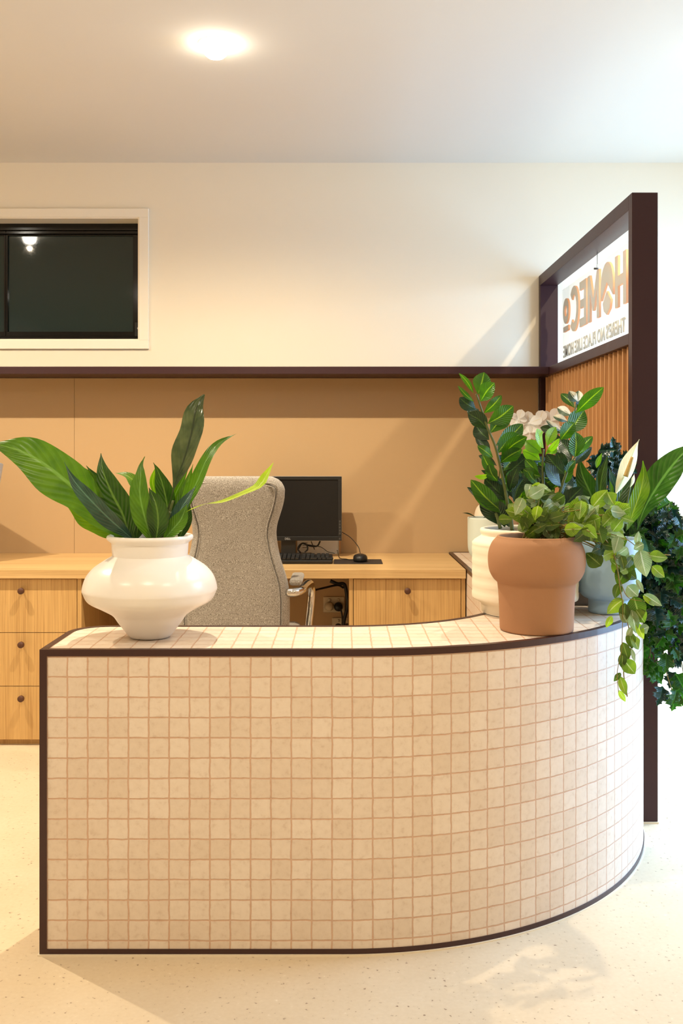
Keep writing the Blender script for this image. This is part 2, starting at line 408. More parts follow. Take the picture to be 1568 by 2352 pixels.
for x0, x1 in ((ix0+.02, -1.684), (-1.682, ix1-.02)):
    z0, z1 = iz0+.026, iz1-.034
    box(bm, x0, x1, YW+.105, YW+.135, z1-.024, z1, bev=.002); box(bm, x0, x1, YW+.105, YW+.135, z0, z0+.024, bev=.002)
    wl = .008 if x0 > -1.7 else .026; wr = .008 if x1 < -1.6 else .028
    box(bm, x0, x0+wl, YW+.105, YW+.135, z0+.024, z1-.024); box(bm, x1-wr, x1, YW+.105, YW+.135, z0+.024, z1-.024)
link('sash', bm, 'blackframe', win)
for x0, x1 in ((ix0+.045, -1.69), (-1.676, ix1-.046)):
    bm = BM(); box(bm, x0, x1, YW+.118, YW+.124, iz0+.045, iz1-.055); link('pane', bm, 'darkglass', win)
bm = BM(); box(bm, ix1-.036, ix1-.022, YW+.09, YW+.106, iz0+.025, iz0+.095, bev=.002)
lk = link('latch', bm, 'black', win)
bm = BM(); lathe(bm, [(.0001, .006), (.007, .006), (.007, 0)], n=20, capb=False)
bmesh.ops.rotate(bm, verts=bm.verts, cent=(0, 0, 0), matrix=Matrix.Rotation(PI/2, 3, 'X'))
bmesh.ops.translate(bm, verts=bm.verts, vec=(ix1-.016, YW+.088, iz0+.064)); tag(link('lock', bm, 'silver', lk), 'round pale keyhole lock')
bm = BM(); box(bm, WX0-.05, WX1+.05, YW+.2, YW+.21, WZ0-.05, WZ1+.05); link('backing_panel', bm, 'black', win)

# tan wall covering between desk and shelf, in two sheets with a seam, and under the desk
bm = BM()
box(bm, XL, -1.308, YW-.012, YW, 0, 1.601); box(bm, -1.3065, .962, YW-.012, YW, 0, 1.601)
struct('trim_1', bm, 'panel')

# ------------------------------------------------------------ wall shelf
s = thing('wall_shelf', (-1.2, 4.68, 1.601), 'long dark burgundy shelf ledge running along the back wall above the tan panel', 'shelf')
bm = BM(); box(bm, XL, .9665, 4.563, YW-.0005, 1.603, 1.638, bev=.002); link('shelf_board', bm, 'brown', s)

# ------------------------------------------------------------ partition frame
FX0, FX1, FY0, FY1 = .967, 1.053, 3.262, YW-.004
fr = thing('partition_screen', (1.01, 4.0, 0), 'tall dark burgundy framed screen with timber slats standing between counter and back wall', 'partition')
bxo('post', fr, 'brown', FX0, FX1, FY0, FY0+.042, 0.006, 2.102, bev=.0012)
bxo('post', fr, 'brown', FX0, FX1, FY1-.036, FY1, 0.0, 2.052, bev=.0012)
bxo('top_rail', fr, 'brown', FX0, FX1, FY0+.042, FY1, 2.052, 2.102, bev=.0012)
bxo('middle_rail', fr, 'brown', FX0, FX1, FY0+.042, FY1-.036, 1.600, 1.638, bev=.0012)
bxo('bottom_rail', fr, 'brown', FX0, FX1, FY0+.042, FY1-.036, 0, .05)
bxo('backing_board', fr, 'slat', 1.02, 1.034, FY0+.042, FY1-.036, .05, 1.6)
ns = 25; pitch = (FY1-.036-FY0-.042)/ns
for k in range(ns):
    y0 = FY0+.042+k*pitch; bm = BM()
    prism(bm, [(1.02, y0+.0005), (1.02, y0+pitch-.0005), (1.016, y0+pitch-.0005), (1.008, y0+pitch*.8), (.984, y0+pitch*.3), (.984, y0+pitch*.1), (1.012, y0+.0005)][::-1], .0505, 1.5995)
    o = link('slat', bm, 'slat', fr)
bm = BM(); box(bm, FX0-.002, FX1+.002, FY0-.003, FY0+.045, 0, .006); tag(link('sealant_line', bm, 'caulk', fr), 'cream sealant line')

# ------------------------------------------------------------ sign on the partition
GX = 1.040
sg = thing('sign', (GX, 4.07, 1.64), 'clear sign panel with raised company letters seen reversed, fixed in the top of the partition', 'sign')
bxo('sign_panel', sg, 'glass', GX-.003, GX+.003, 3.54, 4.61, 1.66, 2.0)
LX = GX+.004; LT = .009
def plate(name, outer, holes=(), y0=0, z0=0, h=.195):
    """flat letter drawn in (s, t) units of the cap height: s runs along +Y, t up; raised towards +X"""
    cu = bpy.data.curves.new(name, 'CURVE'); cu.dimensions = '2D'; cu.fill_mode = 'BOTH'
    for poly in [outer]+list(holes):
        sp = cu.splines.new('POLY'); sp.points.add(len(poly)-1); sp.use_cyclic_u = True
        for p, (a, b) in zip(sp.points, poly): p.co = (a, b, 0, 1)
    cu.extrude = .5
    tmp = bpy.data.objects.new(name, cu); C.objects.link(tmp)
    dg = bpy.context.evaluated_depsgraph_get(); me = bpy.data.meshes.new_from_object(tmp.evaluated_get(dg))
    bpy.data.objects.remove(tmp); bpy.data.curves.remove(cu)
    bm = bmesh.new(); bm.from_mesh(me); bpy.data.meshes.remove(me)
    for v in bm.verts:
        a, b, c = v.co; v.co = (LX+(c+.5)*LT, y0+a*h, z0+b*h)
    bm.normal_update()
    for f in bm.faces: f.material_index = 1 if abs(f.normal.x) < .5 else 0
    return link(name, bm, ['letter', 'letteredge'], sg)
def ell(cx, cy, rx, ry, a0=0, a1=360, n=36): return [(cx+rx*math.cos(math.radians(a0+(a1-a0)*i/n)), cy+ry*math.sin(math.radians(a0+(a1-a0)*i/n))) for i in range(n+(a1-a0 < 360))]
z0 = 1.785; h = .195
plate('letter', [(0,0),(.2,0),(.2,.4),(.55,.4),(.55,0),(.75,0),(.75,1),(.55,1),(.55,.6),(.2,.6),(.2,1),(0,1)], y0=3.585, z0=z0)
# the round letter made of a dome over a drop, cut by a chevron
dome = ell(.46, .52, .46, .5, -5, 185, 30)
plate('letter', dome+[(.02, .30), (.46, .62), (.90, .30)], y0=3.758, z0=z0)
plate('letter', [(.46, .44), (.16, .22), (.24, .06), (.46, -.04), (.68, .06), (.76, .22)], y0=3.758, z0=z0)
plate('letter', [(0,0),(.19,0),(.19,.62),(.42,.2),(.52,.2),(.75,.62),(.75,0),(.94,0),(.94,1),(.76,1),(.47,.46),(.18,1),(0,1)], y0=3.962, z0=z0)
plate('letter', [(0,0),(.6,0),(.6,.18),(.2,.18),(.2,.41),(.54,.41),(.54,.59),(.2,.59),(.2,.82),(.6,.82),(.6,1),(0,1)], y0=4.170, z0=z0)
plate('letter', ell(.45,.5,.45,.52,45,315,36)+ell(.45,.5,.25,.32,315,45,36), y0=4.305, z0=z0)
plate('letter', ell(.3,.56,.3,.3), [ell(.3,.56,.13,.13)], y0=4.49, z0=z0)
plate('letter', [(.04,.08),(.56,.08),(.56,.2),(.04,.2)], y0=4.49, z0=z0)
def textmesh(name, body, size, parent, mat, width=None, ext=.001, off=0, mw=Matrix(), local=False):
    cu = bpy.data.curves.new(name, 'FONT'); cu.body = body; cu.size = size; cu.extrude = ext; cu.offset = off
    tmp = bpy.data.objects.new(name, cu); C.objects.link(tmp)
    dg = bpy.context.evaluated_depsgraph_get(); me = bpy.data.meshes.new_from_object(tmp.evaluated_get(dg))
    bpy.data.objects.remove(tmp); bpy.data.curves.remove(cu)
    bm = bmesh.new(); bm.from_mesh(me); bpy.data.meshes.remove(me)
    xs = [v.co.x for v in bm.verts]; x0 = min(xs); w = max(xs)-x0
    for v in bm.verts:
        v.co.x = (v.co.x-x0)*((width/w) if width else 1)
    bmesh.ops.transform(bm, matrix=mw, verts=bm.verts)
    return link(name, bm, mat, parent, local=local)
# text plane: x -> +Y, y -> +Z, normal -> +X
TM = Matrix(((0, 0, 1, LX+.002), (1, 0, 0, 3.6), (0, 1, 0, 1.683), (0, 0, 0, 1)))
textmesh('tagline', "THERE'S NO PLACE LIKE HOME", .075, sg, 'letter', width=1.0, ext=.002, off=.0016, mw=TM)
for y in (3.986,):
    for z in (1.985,):
        bm = BM(); lathe(bm, [(.004, 0), (.004, .02)], n=12, capt=True)
        bmesh.ops.rotate(bm, verts=bm.verts, cent=(0, 0, 0), matrix=Matrix.Rotation(PI/2, 3, 'Y')); bmesh.ops.translate(bm, verts=bm.verts, vec=(GX-.013, y, z))
        link('fixing_pin', bm, 'grey', sg)
        bxo('hanging_wire', sg, 'grey', GX-.001, GX+.001, y-.001, y+.001, z+.004, 2.052)

# ------------------------------------------------------------ reception counter
def outline(d=0.0):
    """plan outline, ccw from the front left corner, pushed inwards by d"""
    p = [(-.741+d, 2.404+d)]
    for i in range(25): p.append((-.741+(.746)*(i+1)/25, 2.404+d)) if i < 24 else None
    R = 1-d; cx, cy = .005, 3.404
    a1 = math.asin((3.256-d-cy)/R)
    for i in range(49):
        a = -PI/2+(a1+PI/2)*i/48; p.append((cx+R*math.cos(a), cy+R*math.sin(a)))
    p.append((.962-d, 3.256-d)); p.append((.962-d, YW-.014-d)); p.append((.525+d, YW-.014-d))
    R2 = .52+d
    for i in range(33):
        a = -PI/2*i/32; p.append((.005+R2*math.cos(a), 3.265+R2*math.sin(a)))
    R3 = .1-d
    for i in range(13):
        a = PI/2+PI/2*i/12; p.append((-.641+R3*math.cos(a), 2.645+R3*math.sin(a)))
    return p
ct = thing('reception_counter', (0, 2.6, 0), 'low curved reception counter clad in cream square mosaic tiles with dark brown edge trim', 'counter')
def wallstrip(bm, poly, z0, z1, uv0=0):
    uvl = bm.loops.layers.uv.active; n = len(poly); s = poly[0][0]
    vs = [(bm.verts.new((x, y, z0)), bm.verts.new((x, y, z1))) for x, y in poly]
    for i in range(n):
        j = (i+1) % n; d = math.dist(poly[i], poly[j])
        f = bm.faces.new((vs[i][0], vs[j][0], vs[j][1], vs[i][1])); f.smooth = d < .06
        for lp, c in zip(f.loops, ((s, z0), (s+d, z0), (s+d, z1), (s, z1))): lp[uvl].uv = c
        s += d
    return vs
bm = BM(); pin = outline(.0025); wallstrip(bm, pin, .004, ZT-.004)
link('tiled_side', bm, 'tilev', ct)
bm = BM(); uvl = bm.loops.layers.uv.active
def strip_poly(bm, po, z, smooth=False):
    vs = [bm.verts.new((x, y, z)) for x, y in po]; f = bm.faces.new(vs)
    bmesh.ops.triangulate(bm, faces=[f])
    for f in bm.faces:
        for lp in f.loops: lp[uvl].uv = (lp.vert.co.x, lp.vert.co.y)
strip_poly(bm, outline(.003), ZT-.0012)
link('tiled_top', bm, 'tileh', ct)
def ringtrim(d_out, d_in, z0, z1, name, skip=None):
    bm = BM(); a = outline(d_out); b = outline(d_in); n = len(a)
    A0 = [bm.verts.new((x, y, z0)) for x, y in a]; A1 = [bm.verts.new((x, y, z1)) for x, y in a]
    B0 = [bm.verts.new((x, y, z0)) for x, y in b]; B1 = [bm.verts.new((x, y, z1)) for x, y in b]
    for i in range(n):
        if skip and skip(a[i], a[(i+1) % n]): continue
        j = (i+1) % n
        for q in ((A0[i], A0[j], A1[j], A1[i]), (A1[i], A1[j], B1[j], B1[i]), (B0[j], B0[i], B1[i], B1[j]), (A0[j], A0[i], B0[i], B0[j])):
            f = bm.faces.new(q)
    return bm
bm = ringtrim(0, .017, ZT-.0165, ZT, 'edge_trim'); link('edge_trim', bm, 'brownmetal', ct)
bm = ringtrim(0, .006, .003, .0155, 'base_trim'); link('base_trim', bm, 'brownmetal', ct)
bm = ringtrim(-.004, .008, 0, .0035, 'seal'); tag(link('sealant_line', bm, 'caulk', ct), 'cream sealant line')
bm = BM(); box(bm, -.741, -.7235, 2.404, 2.4065, .0155, ZT-.0165); box(bm, -.741, -.7385, 2.4065, 2.4215, .0155, ZT-.0165)
link('corner_trim', bm, 'brownmetal', ct)

# ------------------------------------------------------------ desk: worktop and cabinets
dk = thing('desk_worktop', (-.9, 4.45, .707), 'long oak laminate desk worktop running along the back wall', 'desk')
bm = BM(); box(bm, -2.6, .522, 4.113, YW-.0125, .707, ZD, bev=.0015); link('worktop', bm, 'oakx', dk)
def cabinet(x0, x1, label, splits, knobx):
    t = thing('drawer_cabinet', ((x0+x1)/2, 4.45, 0), label, 'cabinet')
    YC = 4.133
    bm = BM()
    box(bm, x0, x0+.017, YC, YW-.0125, .0, .7065); box(bm, x1-.017, x1, YC, YW-.0125, .0, .7065)
    box(bm, x0+.017, x1-.017, YC+.02, YW-.0125, .06, .078); box(bm, x0+.017, x1-.017, YW-.03, YW-.0125, .078, .7065)
    link('carcass', bm, 'oakz', t)
    bxo('gap_shade', t, 'gap', x0+.017, x1-.017, YC+.02, YC+.028, .078, .7065)  # dark sheet standing in for the shade between the drawer fronts
    bxo('plinth', t, 'oakz', x0+.017, x1-.017, YC+.028, YC+.04, 0, .06)
    for z0, z1 in splits:
        d = BM(); box(d, x0+.0195, x1-.0195, YC, YC+.018, z0, z1, bev=.0008); dr = link('drawer', d, 'oakz', t)
        kz = z1-.047 if z1 > .6 else z1-.045
        k = BM(); lathe(k, [(.004, .008), (.0125, .009), (.0135, .011), (.0135, .021), (.0125, .023), (.0001, .0235)], n=28, capb=False)
        lathe(k, [(.004, -.012), (.004, 0.009)], n=12)
        bmesh.ops.rotate(k, verts=k.verts, cent=(0, 0, 0), matrix=Matrix.Rotation(PI/2, 3, 'X'))
        bmesh.ops.translate(k, verts=k.verts, vec=(knobx, YC-.0115, kz)); link('knob', k, 'knob', dr)
SP = [(.478, .703), (.252, .4755), (.026, .2495)]
cabinet(-1.606, -1.097, 'oak drawer cabinet with three stacked drawers left of the curved counter', SP, -1.343)
cabinet(.032, .522, 'oak drawer cabinet with one visible knob, under the worktop right of the computer', SP, .277)

# ------------------------------------------------------------ power outlets and cords
def outlet(x, z, label, plugs=False):
    t = thing('power_outlet', (x, YW-.013, z), label, 'outlet', group=None)
    bm = BM(); box(bm, -.052, .052, -.009, 0, -.038, .038, bev=.003); link('plate', bm, 'beige', t, local=True)
    for sx in (-.022, .022):
        bm = BM(); lathe(bm, [(.008, 0), (.008, .004), (.0001, .004)], n=16, capb=False)
        bmesh.ops.rotate(bm, verts=bm.verts, cent=(0, 0, 0), matrix=Matrix.Rotation(PI/2, 3, 'X')); bmesh.ops.translate(bm, verts=bm.verts, vec=(sx, -.009, .024)); link('switch', bm, 'beige', t, local=True)
        bm = BM(); lathe(bm, [(.017, 0), (.0165, .002), (.0001, .002)], n=20, capb=False)
        bmesh.ops.rotate(bm, verts=bm.verts, cent=(0, 0, 0), matrix=Matrix.Rotation(PI/2, 3, 'X')); bmesh.ops.translate(bm, verts=bm.verts, vec=(sx, -.009, -.006)); link('socket', bm, 'gap', t, local=True)
    return t
outlet(-.037, .494, 'beige double power outlet under the desk with plugs in both sockets')
outlet(.006, .392, 'lower beige power outlet half hidden behind the counter edge, below the one with plugs')
def plug(x, z, m, label):
    t = BM(); lathe(t, [(.021, 0), (.021, .022), (.014, .036), (.0001, .037)], n=24, capb=True)
    bmesh.ops.rotate(t, verts=t.verts, cent=(0, 0, 0), matrix=Matrix.Rotation(PI/2, 3, 'X'))
    bmesh.ops.translate(t, verts=t.verts, vec=(x, YW-.0255, z)); o = link('power_plug', t, m, loc=(x, YW-.0255, z)); tag(o, label, 'plug')
plug(-.059, .488, 'beige', 'round beige plug in the left socket of the outlet under the desk')
plug(-.015, .486, 'black', 'round black plug in the right socket of the outlet under the desk')
def cord(name, pts, r, label, mat='black', cat='cable'):
    bm = BM(); tube(bm, pts, r, n=8, seg=len(pts)*8); p = Vector(pts[len(pts)//2]); p.z = min(Vector(q).z for q in pts)
    return tag(link(name, bm, mat, loc=p), label, cat)
Yc = 4.70
cord('cable_bundle', [at(758, 1334, Yc), at(775, 1341, Yc), at(790, 1342, Yc), at(796, 1365, Yc), at(797, 1395, Yc), at(790, 1425, Yc), at(786, 1470, Yc), at(780, 1520, Yc)], .0085, 'thick black cable bundle hanging beneath the desk beside the drawer cabinet')
cord('cable', [at(712, 1358, 4.5), at(745, 1350, 4.6), at(775, 1344, 4.66), at(788, 1350, 4.685)], .005, 'black cord running sideways under the desk from the chair side to the cable bundle')
cord('cable', [at(777, 1391, 4.74), at(783, 1402, 4.72), at(786, 1430, 4.715), at(782, 1500, 4.72)], .004, 'thin black cord dropping from the black plug')

# ------------------------------------------------------------ computer things
def monitor(x, y, rz, label, logo=True, tilt=0, zb=.078):
    t = thing('computer_monitor', (x, y, ZD), label, 'monitor', rz)
    W, H = .507, .303
    R = Matrix.Translation((0, 0, zb)) @ Matrix.Rotation(tilt, 4, 'X') @ Matrix.Translation((0, 0, -zb))
    def part(name, m, *a, bev=0, par=t):
        bm = BM(); box(bm, *a, bev=bev); bmesh.ops.transform(bm, matrix=R, verts=bm.verts); return link(name, bm, m, par, local=True)
    h = part('housing', 'silver', -W/2, W/2, .004, .045, zb, zb+H, bev=.006)
    bm = BM()
    b0, b1, b2 = .018, .020, .016
    box(bm, -W/2+.001, W/2-.001, -.006, .004, zb+H-b2, zb+H-.001, bev=.001); box(bm, -W/2+.001, W/2-.001, -.006, .004, zb+.001, zb+b1, bev=.001)
    box(bm, -W/2+.001, -W/2+b0, -.006, .004, zb+b1, zb+H-b2, bev=.001); box(bm, W/2-b0, W/2-.001, -.006, .004, zb+b1, zb+H-b2, bev=.001)
    bmesh.ops.transform(bm, matrix=R, verts=bm.verts); bz = link('bezel', bm, 'black', t, local=True)
    part('screen', 'screen', -W/2+b0, W/2-b0, -.001, .003, zb+b1, zb+H-b2)
    for k in range(5): part('button', 'grey', W/2-.013, W/2-.005, -.0072, -.006, zb+.03+k*.014, zb+.040+k*.014)
    part('power_button', 'grey', W/2-.014, W/2-.006, -.0072, -.006, zb+.006, zb+.014, bev=.0005)
    if logo:
        textmesh('logo', 'DELL', .013, bz, 'silver', width=.027, ext=.0004, off=.0003, mw=R @ Matrix(((1, 0, 0, -.0135), (0, 0, -1, -.0066), (0, 1, 0, zb+.0055), (0, 0, 0, 1))), local=True)
    bm = BM(); box(bm, -.035, .035, .048, .062, .01, zb+.16, bev=.003); link('stand_column', bm, 'grey', t, local=True)
    bm = BM(); box(bm, -.11, .11, -.03, .12, 0, .011, bev=.004); link('stand_base', bm, 'grey', t, local=True)
    return t
monitor(-.252, 4.60, 0, 'black flat computer monitor with dark screen standing behind the fabric chair')
monitor(-1.80, 4.47, math.radians(-30), 'silver edged computer monitor at the left edge of the picture, only its corner in view', tilt=math.radians(-12), zb=.155)
kb = thing('keyboard', (-.262, 4.39, ZD), 'black computer keyboard on the desk in front of the monitor', 'keyboard')
def kbm(m=None):
    return Matrix.Rotation(math.radians(5), 4, 'X')
bm = BM(); box(bm, -.222, .222, -.072, .075, 0.001, .017, bev=.004); bmesh.ops.transform(bm, matrix=Matrix.Translation((0, 0, .006)) @ kbm(), verts=bm.verts); link('keyboard_body', bm, 'black', kb, local=True)
for r_ in range(5):
    xs = -.212
    while xs < .205:
        gap = (abs(xs-.075) < .006) or (abs(xs-.14) < .006)
        if gap: xs += .008; continue
        w_ = .0165 if r_ or random.random() < .9 else .03
        if r_ == 0 and -.13 < xs < -.12: w_ = .11
        bm = BM(); box(bm, xs, xs+w_, -.062+r_*.0245, -.062+r_*.0245+.0175, .0165, .026, bev=.002)
        bmesh.ops.transform(bm, matrix=Matrix.Translation((0, 0, .006)) @ kbm(), verts=bm.verts); 
        link('key', bm, 'black', kb, local=True); xs += w_+.0028
pad = BM(); box(pad, -.034, .182, 4.318, 4.485, ZD, ZD+.004, bev=.0015); tag(link('mouse_pad', pad, 'mat', loc=(.074, 4.4, ZD)), 'thin black mouse pad right of the keyboard', 'mouse pad')
ms = thing('computer_mouse', (.084, 4.39, ZD+.004), 'small rounded black computer mouse on the mouse pad', 'mouse')
bm = BM()
lathe(bm, [(.022, 0), (.031, .003), (.0325, .012), (.031, .022), (.025, .030), (.012, .0345), (.0001, .0355)], n=32)
for v in bm.verts: v.co.y *= 1.45
link('mouse_body', bm, 'black', ms, local=True)
bm = BM(); box(bm, -.0006, .0006, -.04, -.01, .028, .0335); link('button_seam', bm, 'grey', ms, local=True)
cord('mouse_cable', [(-.02, 4.50, .79), (-.012, 4.56, .752), (.0, 4.52, .7475), (.02, 4.46, .7525), (.04, 4.42, .753), (.06, 4.40, .758)], .0018, 'thin black cable trailing from the mouse towards the keyboard')
cord('monitor_cable', [at(785, 1222, 4.64), at(805, 1235, 4.6), at(822, 1255, 4.5), at(827, 1270, 4.44)], .0018, 'thin black cable arching from the monitor side down to the mouse')
cord('monitor_cable', [at(684, 1262, 4.69), at(694, 1248, 4.69), at(704, 1252, 4.65), at(706, 1262, 4.64), at(700, 1268, 4.63)], .0035, 'looped black cable below the monitor, left of the tangle')
cord('monitor_cable', [at(735, 1243, 4.68), at(728, 1254, 4.67), at(712, 1254, 4.66), at(694, 1248, 4.66), at(684, 1260, 4.65), at(690, 1270, 4.64)], .004, 'thick black cable curving below the monitor in front of the white sheet')
cord('monitor_cable', [at(714, 1243, 4.67), at(722, 1262, 4.65)], .002, 'short straight black cable below the monitor')
cord('keyboard_cable', [at(700, 1250, 4.66), at(735, 1256, 4.62), at(752, 1267, 4.56), at(768, 1271, 4.52)], .0018, 'thin black cable sloping from below the monitor to the back of the keyboard')
pp = thing('document_holder', (-.11, 4.765, ZD), 'white printed sheet standing against the wall under the monitor', 'paper')
bm = BM(); box(bm, -.215, -.012, 4.762, 4.766, ZD, ZD+.115); link('sheet', bm, 'paper', pp)
bm = BM(); box(bm, -.012, -.004, 4.752, 4.772, ZD, ZD+.10); link('wooden_edge', bm, 'slat', pp)
for k in range(3): 
    bm = BM(); box(bm, -.19, -.19+(.03, .045, .025)[k], 4.7615, 4.762, ZD+.03+k*.011, ZD+.0325+k*.011); link('printed_line', bm, 'grey', pp)

# ------------------------------------------------------------ office chair
CH = (-.412, 3.75, 0)
ch = thing('office_chair', CH, 'grey woven fabric office chair with chrome arms seen from behind at the desk', 'chair')
bp_ = [(1094, 84, .012), (1094.5, 86, .02), (1096, 90, .026), (1101, 101, .032), (1108, 109, .036), (1117, 114, .039), (1125, 116.5, .040), (1153, 115, .041), (1184, 105, .041), (1215, 95.5, .041), (1253, 99, .041), (1298, 110, .041), (1332, 123, .042), (1370, 128, .043), (1432, 128, .044), (1480, 122, .042), (1500, 112, .034), (1506, 100, .015)]
def prof(z):
    """half width and half thickness at height z"""
    pts = [(EYE-(y-1042)/600, w/600, t) for y, w, t in bp_]
    for a, b in zip(pts, pts[1:]):
        if a[0] >= z >= b[0]:
            k = (a[0]-z)/(a[0]-b[0]+1e-9); return a[1]+(b[1]-a[1])*k, a[2]+(b[2]-a[2])*k
    return pts[-1][1:]
def lean(z): return .03*math.sin((z-.45)*3.2)-.02
def sup(c, p): return math.copysign(abs(c)**p, c)
zs = [EYE-(y-1042)/600 for y, _, _ in bp_]
# refine
zz = []
for a, b in zip(zs, zs[1:]):
    k = max(1, int((a-b)/.012)); zz += [a+(b-a)*i/k for i in range(k)]
zz.append(zs[-1])
hwS = [prof(z)[0] for z in zz]
hwS = [sum(hwS[max(0, i-2):i+3])/len(hwS[max(0, i-2):i+3]) if 8 < i < len(zz)-6 else hwS[i] for i in range(len(zz))]
bm = BM(); prev = None; NR = 48
for z, hw in zip(zz, hwS):
    t = prof(z)[1]
    ring = []
    for i in range(NR):
        a = 2*PI*i/NR
        ring.append(bm.verts.new((hw*sup(math.cos(a), .45), lean(z)+t*sup(math.sin(a), .6)+.02*(abs(math.cos(a))**4), z)))
    if prev:
        for i in range(NR):
            f = bm.faces.new((prev[i], ring[i], ring[(i+1) % NR], prev[(i+1) % NR])); f.smooth = True
    else: bm.faces.new(ring)
    prev = ring
bm.faces.new(prev[::-1]); bmesh.ops.recalc_face_normals(bm, faces=bm.faces)
br_ = link('backrest', bm, 'fabric', ch, local=True)
# two parallel piping seams on the back
for ins in (.026, .031, .036):
    bm = BM(); side = []
    zt = zz[0]-ins*1.0
    for z, hw in zip(zz, hwS):
        if z > zt-.02 or z < .5: continue
        x = hw-ins; u = x/hw; t = prof(z)[1]
        yb = lean(z)-t*(1-abs(u)**(1/.45*1.0))**.6 if u < 1 else 0
        c_ = u**(1/.45)
        yb = lean(z)-t*(max(0, 1-c_*c_))**.3+.02*c_**4
        side.append(Vector((x, yb-.0006, z)))
    ty = lean(zt)-.034
    topw = side[0].x-.03
    path = [Vector((-p.x, p.y, p.z)) for p in side[::-1]]
    path += [Vector((-topw-.022, ty-.003, zt-.006)), Vector((-topw, ty, zt))]+[Vector((-topw+2*topw*k/6, ty, zt)) for k in range(1, 7)]+[Vector((topw+.022, ty-.003, zt-.006))]
    path += side
    tube(bm, path, .0009 if ins == .031 else .0024, n=6, seg=220); link('seam' if ins == .031 else 'piping', bm, 'grey' if ins == .031 else 'fabric', br_, local=True)
bm = BM(); box(bm, -.24, .24, .03, .50, .43, .51, bev=.03); link('seat', bm, 'fabric', ch, local=True)
for sx in (-1, 1):
    bm = BM()
    tube(bm, [(sx*.20, .0, .700), (sx*.235, .0, .702), (sx*.258, .03, .706), (sx*.270, .10, .712), (sx*.282, .17, .712), (sx*.290, .22, .69), (sx*.288, .24, .64), (sx*.280, .22, .56), (sx*.27, .2, .50), (sx*.22, .2, .455), (sx*.15, .2, .425)], .0165, n=14, seg=60)
    ar = link('armrest', bm, 'chrome', ch, local=True)
    bm = BM(); box(bm, sx*.236-.025, sx*.236+.025, .01, .24, .724, .75, bev=.011); link('arm_pad', bm, 'fabric', ar, local=True)
    bm = BM(); box(bm, min(sx*.2, sx*.252), max(sx*.2, sx*.252), -.014, .012, .692, .711, bev=.003); link('arm_bracket', bm, 'chrome', ar, local=True)
bm = BM(); lathe(bm, [(.03, .1), (.03, .3), (.018, .3), (.018, .44)], n=20); link('gas_column', bm, 'chrome', ch, local=True)
for k in range(5):
    a = 2*PI*k/5+.3; dx, dy = math.cos(a), math.sin(a)
    bm = BM(); tube(bm, [(0, .0, .11), (dx*.15, dy*.15, .1), (dx*.29, dy*.29, .07)], .018, taper=.7); lg = link('leg', bm, 'chrome', ch, local=True)
    bm = BM()
    lathe(bm, [(.028, -.012), (.030, -.01), (.030, .01), (.028, .012)], n=20, capt=True)
    bmesh.ops.rotate(bm, verts=bm.verts, cent=(0, 0, 0), matrix=Matrix.Rotation(PI/2, 3, 'X')); bmesh.ops.translate(bm, verts=bm.verts, vec=(dx*.29, dy*.29, .03)); link('castor', bm, 'black', lg, local=True)
for o in list(ch.children): pass

# ------------------------------------------------------------ downlights
LXS = (-2.05, -.438, 1.42); LYS = (3.41, 1.1, -1.3)
def downlight(x, y, label, group=None):
    t = thing('downlight', (x, y, CEIL), label, 'ceiling light', group=group)
    bm = BM(); lathe(bm, [(.046, -.001), (.060, -.002), (.062, 0)], n=40, capb=False)
    link('ring', bm, 'lampring', t, local=True)
    bm = BM(); lathe(bm, [(.0001, -.052), (.014, -.051), (.028, -.047), (.038, -.038), (.044, -.024), (.046, -.001)], n=40, capb=False); link('diffuser', bm, 'lamp', t, local=True)  # dome bulges below the ceiling to imitate the lamp's bloom and halo
for iy, y in enumerate(LYS):
    for ix, x in enumerate(LXS if iy == 0 else (-1.72, -.35, .92)):
        if ix == 1 and iy == 0: downlight(x, y, 'round glowing downlight set in the ceiling, the only one in view')
        else: downlight(x, y, 'round warm downlight set in the ceiling outside the picture', 'downlights outside the picture')
        L = bpy.data.lights.new('downlight_lamp', 'SPOT'); L.energy = (115, 108, 72)[ix] if iy == 0 else (34 if iy == 1 else 26)
        if iy == 0 and ix == 0: L.energy = 118
        L.color = (1, .85, .62); L.spot_size = math.radians(162); L.spot_blend = .85; L.shadow_soft_size = .014
        lo = bpy.data.objects.new('downlight_lamp', L); C.objects.link(lo); lo.location = (x, y, CEIL-.078)
# daylight at the window
A = bpy.data.lights.new('window_daylight', 'AREA'); A.shape = 'RECTANGLE'; A.size = DY1-DY0; A.size_y = DZ1-DZ0; A.energy = 132; A.color = (.30, .60, 1.0); A.spread = math.radians(150)
ao = bpy.data.objects.new('window_daylight', A); C.objects.link(ao); ao.location = (XR+.45, (DY0+DY1)/2, (DZ0+DZ1)/2+.25); ao.rotation_euler = (0, PI/2, 0)
ao.rotation_euler = Vector((-1, 0, 0)).to_track_quat('-Z', 'Z').to_euler()
A.size = DZ1-DZ0; A.size_y = DY1-DY0
ao.rotation_euler = (0, PI/2-math.radians(22), 0)

